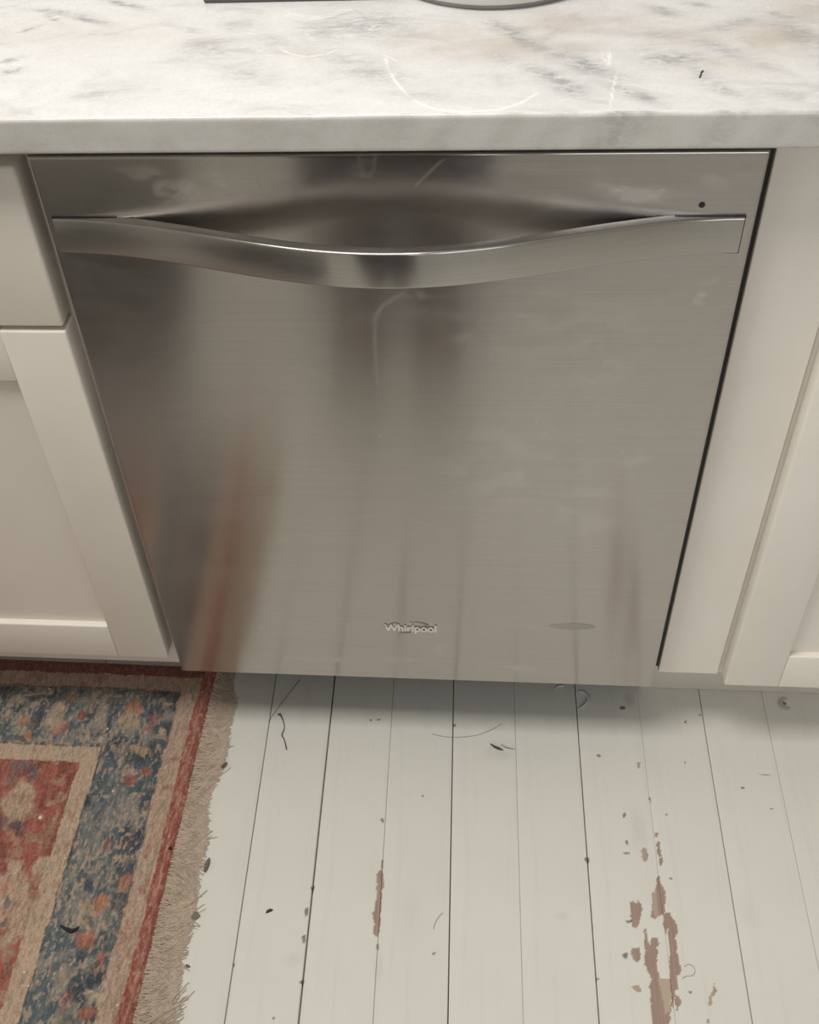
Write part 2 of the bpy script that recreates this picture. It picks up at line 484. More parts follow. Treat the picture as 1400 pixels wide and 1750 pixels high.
PW, X00 = 0.0856, -0.2042
def plank_mesh(name, w, fine, x_left, deep_l, deep_r):
    e = 0.0011
    th = 0.0195
    y0, y1 = RY0 + .03, RY1 - .02
    hw = w / 2
    if fine:
        xs_in = np.linspace(-hw + .0008, hw - .0008, 56)
        ys = np.concatenate([np.arange(y0, -.46, .12), np.arange(-.46, .10, .0015), np.arange(.10, y1, .1), [y1]])
    else:
        xs_in = np.linspace(-hw + .0008, hw - .0008, 4)
        ys = np.concatenate([np.arange(y0, y1, .12), [y1]])
    # section: groove wall, eased arris (sharper where the joint is tight), top, arris, groove wall
    dl, dr = deep_l, deep_r
    sx = np.concatenate([[-hw, -hw, -hw + dl * .3], xs_in, [hw - dr * .3, hw, hw]])
    sz = np.concatenate([[-th, -dl, -dl * .25], np.zeros(len(xs_in)), [-dr * .25, -dr, -th]])
    P = np.zeros((len(sx), len(ys), 3))
    P[:, :, 0] = sx[:, None]; P[:, :, 1] = ys[None, :]; P[:, :, 2] = sz[:, None]
    # slight cupping and waviness of old boards
    P[:, :, 2] += (sz[:, None] > -.002) * (0.0004 * (fbm(P[:, :, 0] * 20 + x_left * 50, P[:, :, 1] * 4) - .5))
    X = P[:, :, 0] + x_left + PW / 2; Y = P[:, :, 1]
    chip = np.zeros(X.shape); tone = np.zeros(X.shape); stain = np.zeros(X.shape)
    if fine:
        jx = X + (fbm(X * 260, Y * 260, 3) - .5) * .0034
        jy = Y + (fbm(X * 240 + 9, Y * 240 + 3, 3) - .5) * .0042
        for p in chips: chip = np.maximum(chip, in_poly(jx, jy, p).astype(float))
        tone = in_poly(jx, jy, tan_patch) * .8
        tone = np.maximum(tone, chip * .55 * sst(.55, .7, fbm(X * 90, Y * 12, 3)))
        P[:, :, 2] -= .0006 * chip * (sz[:, None] > -.0008)
        for cx, cy, rx, ry in specks:
            d = np.hypot((jx - cx) / rx, (jy - cy) / ry); stain = np.maximum(stain, .8 * (1 - sst(.75, 1.15, d)))
        for cx, cy, rx, ry, s in grime:
            d = np.hypot((X - cx) / rx, (Y - cy) / ry); stain = np.maximum(stain, s * (1 - sst(0, 1, d)) * (0.4 + 1.2 * fbm(X * 120, Y * 120, 3)))
    me = grid_mesh(name, P)
    # end caps are hidden under cabinets / at the far wall
    set_float(me, 'chip', chip); set_float(me, 'chip_tone', tone); set_float(me, 'stain', stain)
    me.flip_normals()
    return me
NB = 54
kk0 = -22
JOINT = {0: .0011, 1: .0017, 2: .0004, 3: .0011, 4: .0003, 5: .0012, 6: .0002, 7: .0010, 8: .0004, 9: .0007, 10: .0004}
gapw = lambda k: JOINT.get(k, .0012 if k % 2 else .0005)
plain = {}
for k in range(kk0, kk0 + 46):
    xl = X00 + k * PW
    gl, gr = gapw(k) / 2, gapw(k + 1) / 2
    fine = 0 <= k <= 9
    key = (k % 2, k in (-1, 10))
    if not fine and key in plain: me = plain[key]
    else:
        me = plank_mesh('floor_plank', PW - gl - gr, fine, xl, gl * 1.4, gr * 1.4)
        if not fine: plain[key] = me
    o = link('floor_plank', me, FLOORP, floor)
    cxl = xl + PW / 2 + (gl - gr) / 2
    o.location = (cxl * CY_, cxl * SY_, 0)
    o.rotation_euler = (0, 0, YAW)

# ------------------------------------------------------------------ marble countertop
def counter():
    x0, x1 = -1.02, 1.02
    xs = np.concatenate([np.arange(x0, -.425, .02), np.arange(-.42, .44, .0016), np.arange(.45, x1 - .005, .02), [x1]])
    yf, yb, zt, zb, r = -.0265, RY1 - .002, .9145, .8840, .0035
    prof = [(yb, zb), (yb, zt)]
    ya = np.concatenate([np.linspace(yb, .24, 6)[1:], np.arange(.2385, yf + r, -.0016)])
    prof += [(y, zt) for y in ya]
    for a in np.linspace(0, PI / 2, 5): prof.append((yf + r - r * math.sin(a), zt - r + r * math.cos(a)))
    for z in np.linspace(zt - r, zb + .002, 14)[1:]: prof.append((yf, z))
    for a in np.linspace(0, PI / 2, 4)[1:]: prof.append((yf + .002 - .002 * math.cos(a), zb + .002 - .002 * math.sin(a)))
    prof.append((yb, zb))
    prof = np.array(prof)
    P = np.zeros((len(xs), len(prof), 3))
    P[:, :, 0] = xs[:, None]; P[:, :, 1] = prof[None, :, 0]; P[:, :, 2] = prof[None, :, 1]
    P[:, :, 1] += (P[:, :, 1] < yf + .0004) * (fbm(P[:, :, 0] * 14, P[:, :, 2] * 30) - .5) * .0008
    me = grid_mesh('countertop', P)
    X = P[:, :, 0]; Y = P[:, :, 1] - (zt - P[:, :, 2])
    vein = np.zeros(X.shape); warm_and_shade = np.zeros(X.shape)
    # veins: (px, py, length px, width px, direction dx, dy in px), strength
    V = [(620, 40, 75, 26, 1, .15, .75), (560, 55, 60, 22, 1, .1, .55), (590, 100, 60, 16, 1, .2, .5), (640, 125, 70, 14, 1, .2, .6), (360, 85, 60, 20, 1, .1, .5),
         (330, 52, 25, 5, 1, .1, .75), (430, 130, 60, 12, 1, .15, .5), (190, 155, 60, 20, 1, -.3, .35), (410, 45, 40, 14, 1, .2, .4), (470, 70, 40, 14, 1, .3, .4),
         (105, 22, 55, 4.5, 1, .12, .9), (155, 35, 35, 4, 1, .2, .9), (215, 8, 40, 4, 1, .22, 1.0), (50, 50, 18, 2.5, 1, -.35, 1.), (15, 103, 28, 4.5, 1, -.2, .9), (20, 122, 26, 5, 1, -.25, .75), (90, 32, 18, 3, 1, .5, .8),
         (880, 60, 55, 9, 1, .55, .8), (1000, 110, 60, 12, 1, .40, .85), (950, 135, 60, 9, 1, .45, .8), (1085, 160, 50, 9, 1, .35, .8), (925, 80, 30, 7, 1, .4, .5), (970, 155, 45, 7, 1, .3, .6),
         (1150, 100, 60, 12, 1, -.05, .85), (1235, 85, 60, 10, 1, .35, .6), (1130, 18, 32, 7, 1, .3, .8), (1195, 8, 32, 5, 1, .1, .6), (1255, 40, 45, 8, 1, -.3, .65), (1330, 25, 50, 7, 1, .1, .6), (1370, 60, 50, 12, 1, .5, .75),
         (1240, 155, 45, 8, 1, .4, .6), (1350, 165, 50, 10, 1, .2, .55), (1205, 130, 34, 8, 1, .7, .5), (1120, 60, 70, 6, 1, .05, .4), (1300, 110, 60, 6, 1, .3, .4), (860, 100, 30, 8, 1, .3, .4), (720, 165, 60, 10, 1, .1, .4),
         (70, 50, 20, 60, 1, 0, .0)]
    for px, py, L, Wd, dx, dy, s in V:
        c = at(px, py, 2, zt); e = at(px + L * dx, py + L * dy, 2, zt)
        d = (e - c)[:2]; ln = np.hypot(*d); d /= ln
        wm = abs(at(px, py + Wd, 2, zt)[1] - c[1])
        a = ((X - c[0]) * d[0] + (Y - c[1]) * d[1]) / ln; b = (-(X - c[0]) * d[1] + (Y - c[1]) * d[0]) / wm
        vein = np.maximum(vein, s * np.exp(-(a * a + b * b) * 1.1))
    # veins cutting the front edge: (px, half width px, strength, lean)
    for px, wpx, s in [(680, 26, .35), (760, 22, .4), (1050, 34, .85), (1085, 20, .6), (1225, 26, .6), (1250, 12, .5), (1325, 24, .45), (950, 24, .4), (300, 60, .25), (860, 20, .3), (1380, 20, .4), (500, 70, .2), (60, 40, .25)]:
        c = at(px, 225, 1, yf); wm = wpx * .00046
        g = s * np.exp(-((X - c[0] - (P[:, :, 2] - .9) * .5) / wm) ** 2) * (P[:, :, 1] < yf + .003)
        vein = np.maximum(vein, g)
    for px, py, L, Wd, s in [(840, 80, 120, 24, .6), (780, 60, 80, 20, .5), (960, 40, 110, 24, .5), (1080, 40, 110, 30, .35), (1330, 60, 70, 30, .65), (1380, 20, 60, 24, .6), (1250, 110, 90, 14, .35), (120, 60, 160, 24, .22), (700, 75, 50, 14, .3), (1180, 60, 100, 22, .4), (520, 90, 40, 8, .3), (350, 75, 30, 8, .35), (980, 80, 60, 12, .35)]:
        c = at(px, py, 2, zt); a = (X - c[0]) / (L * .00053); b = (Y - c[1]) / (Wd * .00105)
        warm_and_shade = np.maximum(warm_and_shade, min(.95, s * 1.35) * np.exp(-(a * a + b * b)))  # marble's own warm patches, plus brown ones painting the shade around the crock
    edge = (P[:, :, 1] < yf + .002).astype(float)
    warm_and_shade = np.maximum(warm_and_shade, edge * (.10 + .35 * sst(.4, .75, fbm(X * 30, P[:, :, 2] * 25 + 4, 3))))
    # ring-shaped and straight scratches in the polish
    sc = np.zeros(X.shape)
    def arc(pts, w, s):
        nonlocal sc
        q = [tuple(at(a, b, 2, zt)[:2]) for a, b in pts]
        top = P[:, :, 2] > zt - .003
        sc = np.maximum(sc, s * top * (1 - sst(w * .5, w * 1.3, seg_dist(X, P[:, :, 1], q))) * (.35 + .65 * sst(.3, .55, fbm(X * 60, Y * 60, 2))))
    arc([(659, 100), (664, 118), (675, 138), (692, 158), (715, 176), (745, 187), (790, 191), (850, 188), (890, 176), (920, 158)], .0010, .9)
    arc([(657, 94), (678, 104)], .0008, .8)
    arc([(487, 26), (510, 31), (540, 32), (570, 27), (598, 16)], .0010, .9)
    arc([(492, 22), (515, 27), (545, 28), (575, 22), (590, 12)], .0008, .7)
    arc([(480, 85), (500, 93), (525, 97), (555, 93), (576, 85)], .0009, .8)
    arc([(1054, 125), (1048, 150), (1043, 187)], .0008, .75)
    arc([(1030, 88), (1029, 97), (1036, 104)], .0010, .9); arc([(1041, 86), (1042, 100), (1040, 112)], .0012, .9)
    arc([(845, 93), (849, 95)], .001, .5)
    set_float(me, 'edge_shade', sst(zt - .0005, zt - .0035, P[:, :, 2]) * (P[:, :, 1] < yf + .01)); set_float(me, 'vein', vein); set_float(me, 'warm_and_shade', warm_and_shade); set_float(me, 'scratch', sc)  # first mask darkens the front edge in place of shade
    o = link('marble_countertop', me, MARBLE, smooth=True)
    tag(o, 'white marble countertop with grey veins over the cabinets and dishwasher', 'countertop')
counter()

# ------------------------------------------------------------------ cabinets
def shaker_door(parent, x0, x1, z0, z1, stile, yf, th):
    p = box('door', x0 + stile - .008, x1 - stile + .008, yf + .0085, yf + th - .003, z0 + stile - .006, z1 - stile + .006, CABINET, parent)
    s = .0028
    box('stile', x0, x0 + stile, yf, yf + th, z0, z1, CABINET, p, s, 3, True)
    box('stile', x1 - stile, x1, yf, yf + th, z0, z1, CABINET, p, s, 3, True)
    box('rail', x0 + stile - .0004, x1 - stile + .0004, yf + .0003, yf + th, z1 - stile + .003, z1, CABINET, p, .0022, 3, True)
    box('rail', x0 + stile - .0004, x1 - stile + .0004, yf + .0003, yf + th, z0, z0 + stile - .003, CABINET, p, .0022, 3, True)
    return p

YB = .60
def base_cabinet(x0, x1, zb, label, fr_y, door_z0, door_z1, dr_z0, dr_z1, dx0, dx1, filler=None, toe_y=.105, toe_x0=None):
    t = empty('base_cabinet', ((x0 + x1) / 2, .3, 0))
    tag(t, label, 'cabinet')
    w = .018
    fy = fr_y + .02
    box('side_panel', x0, x0 + w, fy, YB, zb, .8838, CABINET, t); box('side_panel', x1 - w, x1, fy, YB, zb, .8838, CABINET, t)
    box('bottom_panel', x0 + w, x1 - w, fy, YB, zb + .002, zb + .02, CABINET, t)
    box('back_panel', x0 + w, x1 - w, YB - .012, YB, zb + .02, .88, CABINET, t)
    # face frame
    fs = .038
    box('face_frame_stile', x0, x0 + fs, fr_y, fy, zb, .8838, CABINET, t, .001)
    box('face_frame_stile', x1 - fs, x1, fr_y, fy, zb, .8838, CABINET, t, .001)
    for (a, b) in ((zb, zb + fs), (dr_z0 - .022, dr_z0 + .016), (.846, .8838)):
        box('face_frame_rail', x0 + fs, x1 - fs, fr_y + .0004, fy, a, b, CABINET, t)
    box('drawer_front', dx0, dx1, -.0005, fr_y - .0005, dr_z0, dr_z1, CABINET, t, .0032, 3, True)
    shaker_door(t, dx0, dx1, door_z0, door_z1, .0665, 0, fr_y - .0005)
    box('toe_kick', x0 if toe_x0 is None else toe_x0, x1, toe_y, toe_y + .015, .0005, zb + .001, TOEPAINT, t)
    if filler:
        box('filler_strip', filler[0], filler[1], filler[3], fr_y + .02, filler[2], .8838, CABINET, t, .0012)
    return t
base_cabinet(-.908, -.3065, .1160, 'beige shaker base cabinet with flat drawer front left of the dishwasher', .0285, .1632, .6875, .6925, .8590, -.895, -.3150, toe_y=.112)
base_cabinet(.3862, .990, .1435, 'beige shaker base cabinet with wide filler strip right of the dishwasher', .022, .1462, .6875, .6925, .8590, .3905, .978,
             filler=(.3122, .3855, .1435, .019), toe_y=.0955, toe_x0=.3125)

# ------------------------------------------------------------------ dishwasher
dw = empty('dishwasher', (0, .3, 0))
tag(dw, 'brushed stainless steel dishwasher with bowed bar handle between the beige cabinets', 'dishwasher')
DX0, DX1, DZ0, DZ1 = -.3015, .3028, .1368, .8678

def door_px(px, py):
    p = at(px, py, 1, 0); return (p[0], p[2])
def steel_door():
    r, yb = .0018, .040
    roll = [(0.0, yb - .0)] + [(r - r * math.cos(a), r - r * math.sin(a)) for a in np.linspace(0, PI / 2, 6)]
    def axis(a, b, n):
        lo = [(a + d, y) for d, y in roll]; hi = [(b - d, y) for d, y in roll][::-1]
        mid = [(q, 0.0) for q in np.linspace(a + r, b - r, n)[1:-1]]
        return np.array(lo + mid + hi)
    ax = axis(DX0, DX1, 300); az = axis(DZ0, DZ1, 360)
    P = np.zeros((len(ax), len(az), 3))
    P[:, :, 0] = ax[:, 0][:, None]; P[:, :, 2] = az[:, 0][None, :]
    P[:, :, 1] = np.maximum(ax[:, 1][:, None], az[:, 1][None, :])
    # faint oil-canning of the thin sheet
    X = P[:, :, 0]; Z = P[:, :, 2]
    P[:, :, 1] += .00025 * (fbm(X * 6 + 3, Z * 3, 2) - .5) * (P[:, :, 1] < .0001)
    sm = np.zeros(X.shape)
    jx = X + (fbm(X * 90, Z * 90, 3) - .5) * .004; jz = Z + (fbm(X * 90 + 7, Z * 90, 3) - .5) * .004
    def line(pts, w, s):
        nonlocal sm
        sm = np.maximum(sm, s * (1 - sst(w * .4, w * 1.4, seg_dist(jx, jz, [door_px(a, b) for a, b in pts]))))
    def blob(px, py, rx, ry, s, n=None):
        nonlocal sm
        c = door_px(px, py); d = np.hypot((X - c[0]) / (rx * .00052), (Z - c[1]) / (ry * .00068))
        g = s * (1 - sst(.3, 1.0, d))
        if n: g = g * 1.9 * sst(.43, .70, fbm(X * n, Z * n * 2.2, 5))
        sm = np.maximum(sm, g)
    line([(690, 500), (668, 512), (650, 528), (641, 545), (641, 590), (646, 660)], .0022, .40)
    line([(700, 508), (682, 506)], .003, .3)
    line([(612, 265), (622, 302)], .0014, .5); line([(642, 262), (634, 304)], .0014, .5); line([(757, 272), (712, 318)], .0012, .6)
    line([(440, 305), (446, 318)], .0012, .5); line([(250, 272), (244, 302)], .0012, .35)
    line([(840, 1067), (940, 1072)], .0012, .35)
    for (a, b) in [(910, 710), (914, 717), (918, 723), (932, 740), (936, 746), (624, 770), (806, 863), (800, 600), (1063, 772), (1083, 795), (418, 1052), (1112, 735), (403, 513), (640, 733), (650, 745)]:
        blob(a, b, 4, 4, .9)
    blob(1198, 512, 16, 18, .5, 60); blob(1208, 590, 20, 12, .55, 50); blob(1205, 480, 30, 10, .3, 40)
    for (a, b, rx, ry, s) in [(350, 310, 220, 50, .55), (480, 410, 80, 22, .5), (900, 310, 150, 40, .25), (1080, 330, 120, 26, .6), (1230, 290, 60, 40, .3), (640, 300, 60, 40, .25),
                              (860, 800, 220, 120, .35), (1000, 870, 160, 90, .30), (1090, 800, 60, 40, .45), (600, 1128, 260, 18, .55), (820, 1140, 200, 14, .55), (200, 320, 120, 60, .3),
                              (700, 515, 60, 24, .45), (430, 480, 90, 40, .25), (900, 560, 240, 100, .22), (1020, 600, 160, 120, .2), (760, 1110, 40, 26, .4), (830, 1110, 20, 14, .5)]:
        blob(a, b, rx, ry, s, 34)
    me = grid_mesh('door_panel', P)
    set_float(me, 'smudge', sm)
    set_uv(me, lambda c: np.stack([c[:, 0] * 1.5 + .5, c[:, 2]], 1))
    for v in me.vertices: v.co.y -= .3
    o = link('door_panel', me, STEEL, dw, smooth=True)
    return o
panel = steel_door()
box('door_liner', DX0 + .003, DX1 - .003, .0395, .065, DZ0 + .003, DZ1 - .004, BLACK, dw)
box('tub_body', -.298, .298, .0655, .58, .11, .858, DARKGAP, dw)
box('toe_panel', -.300, .305, .135, .145, .002, .1095, BLACK, dw)
for s in (-.26, .26):
    for yy in (.2, .5):
        link('leveling_foot', lathe_mesh('leveling_foot', [(.018, .0005), (.018, .008), (.006, .010), (.006, .11)], 16), BLACK, dw, (s, yy - .3, 0))
# black strip put in for the shade of the slot, right of the door
box('slot_shade_strip', DX1 + .0006, DX1 + .0090, .024, .060, .15, .862, BLACK, dw)

def bar_handle():
    hx, xc = .2935, -.0002
    z0, z1, th, bow = .7762, .8106, .0115, .0530
    n = 121
    V, F = [], []
    sect = []            # rounded rectangle section in (d, z): d = depth outwards
    rr = .0020
    def rect(hw, zl, zh):
        out = []
        for (cx, cz, a0) in ((hw - rr, zh - rr, 0), (-hw + rr, zh - rr, 90), (-hw + rr, zl + rr, 180), (hw - rr, zl + rr, 270)):
            for k in range(5):
                a = math.radians(a0 + k * 22.5)
                out.append((cx + rr * math.cos(a), cz + rr * math.sin(a)))
        return out
    sect = rect(th / 2, z0, z1)
    # extra points on the broad face keep its shading even
    m = len(sect)
    for i in range(n):
        u = -1 + 2 * i / (n - 1); x = u * hx
        y = -.0035 - bow * math.cos(PI / 2 * min(1, abs(x) / .300)) ** 2
        dy = bow * PI / .300 * .5 * math.sin(PI * abs(x) / .300) * (1 if x > 0 else -1)
        nv = Vector((dy, -1, 0)).normalized()       # outward normal in plan
        for d, z in sect:
            V.append((xc + x + nv.x * (d - th / 2), y + nv.y * (d - th / 2), z))
    for i in range(n - 1):
        for k in range(m):
            k2 = (k + 1) % m
            F.append((i * m + k, i * m + k2, (i + 1) * m + k2, (i + 1) * m + k))
    F.append(tuple(range(m))); F.append(tuple((n - 1) * m + k for k in range(m - 1, -1, -1)))
    me = pyd('handle', V, F)
    bm = bmesh.new(); bm.from_mesh(me); bmesh.ops.recalc_face_normals(bm, faces=bm.faces); bm.to_mesh(me); bm.free()
    set_uv(me, lambda c: np.stack([c[:, 0] * 1.5 + .5, c[:, 2]], 1))
    for v in me.vertices: v.co.y -= .3
    o = link('handle', me, STEELH, dw, smooth=True)
    # sharp end caps
    mod = o.modifiers.new('edges', 'EDGE_SPLIT'); mod.split_angle = math.radians(50)
    return o
bar_handle()
for sx in (-1, 1):      # black strip painting the shadow line where bar meets door, thinning out inwards
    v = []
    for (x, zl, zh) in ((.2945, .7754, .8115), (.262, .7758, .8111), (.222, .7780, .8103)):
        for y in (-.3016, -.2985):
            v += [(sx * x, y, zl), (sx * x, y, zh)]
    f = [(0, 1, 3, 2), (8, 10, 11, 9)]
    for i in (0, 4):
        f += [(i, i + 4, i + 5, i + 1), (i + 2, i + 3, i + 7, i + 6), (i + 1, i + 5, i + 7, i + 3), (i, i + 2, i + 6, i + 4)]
    me = pyd('handle_shadow_line', v, f)
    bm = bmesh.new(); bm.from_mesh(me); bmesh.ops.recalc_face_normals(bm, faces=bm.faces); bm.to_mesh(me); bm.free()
    link('handle_shadow_line', me, BLACK, dw)

def disc(name, cx, cz, rx, rz, y0, y1, mat, parent, n=40, pw=2.0):
    V, F = [], []
    for y, k in ((y0, 1.0), (y1, 1.0), (y1 - .0001, .9)):
        for i in range(n):
            a = 2 * PI * i / n
            V.append((cx + k * rx * math.copysign(abs(math.cos(a)) ** (2 / pw), math.cos(a)), y, cz + k * rz * math.copysign(abs(math.sin(a)) ** (2 / pw), math.sin(a))))
    for s in range(2):
        for i in range(n):
            j = (i + 1) % n; F.append((s * n + i, s * n + j, (s + 1) * n + j, (s + 1) * n + i))
    F.append(tuple(2 * n + i for i in range(n)))
    p = world_loc(parent)
    V = [(a - p.x, b - p.y, c - p.z) for a, b, c in V]
    me = pyd(name, V, F)
    bm = bmesh.new(); bm.from_mesh(me); bmesh.ops.recalc_face_normals(bm, faces=bm.faces); bm.to_mesh(me); bm.free()
    return link(name, me, mat, parent)
disc('vent_hole', .2574, .8207, .0026, .0026, .0005, -.0004, BLACK, dw)['label'] = 'small black round hole above the handle'
disc('oval_plate', .1952, .2566, .0272, .0062, .0005, -.0005, PLATE, dw, 48, 1.8)['label'] = 'flat grey oval plate near the door bottom'

# raised brand lettering
def lettering():
    cu = bpy.data.curves.new('lettering', 'FONT')
    cu.body = 'Whirlpool'; cu.size = 1.0; cu.extrude = .03; cu.offset = .022; cu.resolution_u = 4; cu.bevel_depth = 0.0
    tmp = bpy.data.objects.new('lettering_tmp', cu); COL.objects.link(tmp)
    bpy.context.view_layer.update()
    me = bpy.data.meshes.new_from_object(tmp.evaluated_get(bpy.context.evaluated_depsgraph_get()))
    bpy.data.objects.remove(tmp, do_unlink=True)
    co = np.array([v.co[:] for v in me.vertices])
    x0, x1 = co[:, 0].min(), co[:, 0].max()
    capz = .71
    W0, W1, zb, zc = -.0302, .0332, .2392, .2512
    for v in me.vertices:
        x = W0 + (v.co.x - x0) / (x1 - x0) * (W1 - W0)
        z = zb + v.co.y / capz * (zc - zb)
        y = -.0013 - v.co.z * .022
        v.co = Vector((x, y - .3, z))
    bm = bmesh.new(); bm.from_mesh(me); bmesh.ops.recalc_face_normals(bm, faces=bm.faces); bm.to_mesh(me); bm.free()
    o = link('brand_lettering', me, BADGE, dw); o['label'] = 'raised pale metal lettering'
    # swoosh ring behind the lettering: tapered arcs of one tilted ellipse
    V, F = [], []
    cx, cz, a, b, tl = -.0035, .2452, .0265, .0105, math.radians(6)
    def arc(t0, t1, w0, w1, n=26):
        base = len(V)
        for i in range(n):
            u = i / (n - 1); t = math.radians(t0 + (t1 - t0) * u); w = (w0 + (w1 - w0) * u)
            for k, yy in ((1 - w, -.0006), (1 + w, -.0006), (1 + w, 0.0004), (1 - w, .0004)):
                ex, ez = a * k * math.cos(t), b * k * math.sin(t)
                V.append((cx + ex * math.cos(tl) - ez * math.sin(tl), yy - .3, cz + ex * math.sin(tl) + ez * math.cos(tl)))
        for i in range(n - 1):
            for k in range(4):
                k2 = (k + 1) % 4
                F.append((base + i * 4 + k, base + i * 4 + k2, base + i * 4 + 4 + k2, base + i * 4 + 4 + k))
    arc(168, 112, .07, .01); arc(25, 80, .09, .01); arc(25, -20, .09, .03); arc(-82, -112, .10, .02)
    me = pyd('brand_swoosh', V, F)
    bm = bmesh.new(); bm.from_mesh(me); bmesh.ops.recalc_face_normals(bm, faces=bm.faces); bm.to_mesh(me); bm.free()
    s = link('swoosh_ring', me, BADGED, dw); s['label'] = 'thin grey swoosh ring around the lettering'
lettering()

# ------------------------------------------------------------------ crock and dark board on the counter
WHITEC = mat_plain('white_glaze', (0.66, 0.65, 0.61), 0.22, 0, 0.03, 8)
crock = empty('crock', (.0845, .2630, .9145))
tag(crock, 'white glazed round crock standing on the marble countertop', 'crock')
link('body', lathe_mesh('body', [(.096, .0040), (.1035, .0044), (.1062, .007), (.1076, .016), (.1085, .09), (.108, .17), (.110, .176), (.110, .182), (.104, .182), (.103, .17), (.102, .03), (.02, .022)], 96), WHITEC, crock, smooth=True)
link('foot_ring', lathe_mesh('foot_ring', [(.1005, .0), (.1012, .001), (.1005, .0044), (.05, .0044)], 96), mat_plain('dark_unglazed_foot', (0.30, 0.28, 0.26), 0.8), crock, smooth=True)
board = empty('serving_board', (-.085, .235, .9145))
tag(board, 'thin dark board lying at the back of the marble countertop', 'board')
DARKWOOD = mat_plain('dark_board', (0.10, 0.085, 0.085), 0.5, 0, .2, 20)
box('slab', -.178, .000, .1870, .285, .9146, .9215, DARKWOOD, board, .002)
box('grip', -.115, -.065, .2845, .345, .9146, .9215, DARKWOOD, board, .002)

# ------------------------------------------------------------------ rug
RUG_Z = .0085
W_RUG = .690
RUG_A = math.radians(1.25)            # slight skew of the rug against the cabinets
RX_, RY_ = -.2925, .1010              # its corner near the dishwasher
def rug_uv(p):                        # world -> (u inward from the fringed end, w from the selvedge under the cabinet)
    dx, dy = p[0] - RX_, p[1] - RY_
    c, s = math.cos(RUG_A), math.sin(RUG_A)
    return (-(dx * c - dy * s * 1.0), -(dy * c + dx * s * .25))
def rpx(px, py): return rug_uv(at(px, py, 2, RUG_Z))

C_RED = np.array(srgb(156, 82, 68)); C_DRED = np.array(srgb(112, 56, 50)); C_BEI = np.array(srgb(190, 166, 142)); C_PINK = np.array(srgb(180, 154, 134))
C_NAVY = np.array(srgb(46, 58, 70)); C_BLUE = np.array(srgb(82, 95, 101)); C_GREY = np.array(srgb(136, 132, 122)); C_ORG = np.array(srgb(190, 118, 84)); C_GOLD = np.array(srgb(188, 152, 104))
C_TAN = np.array(srgb(176, 148, 122)); C_BLK = np.array(srgb(40, 42, 48))

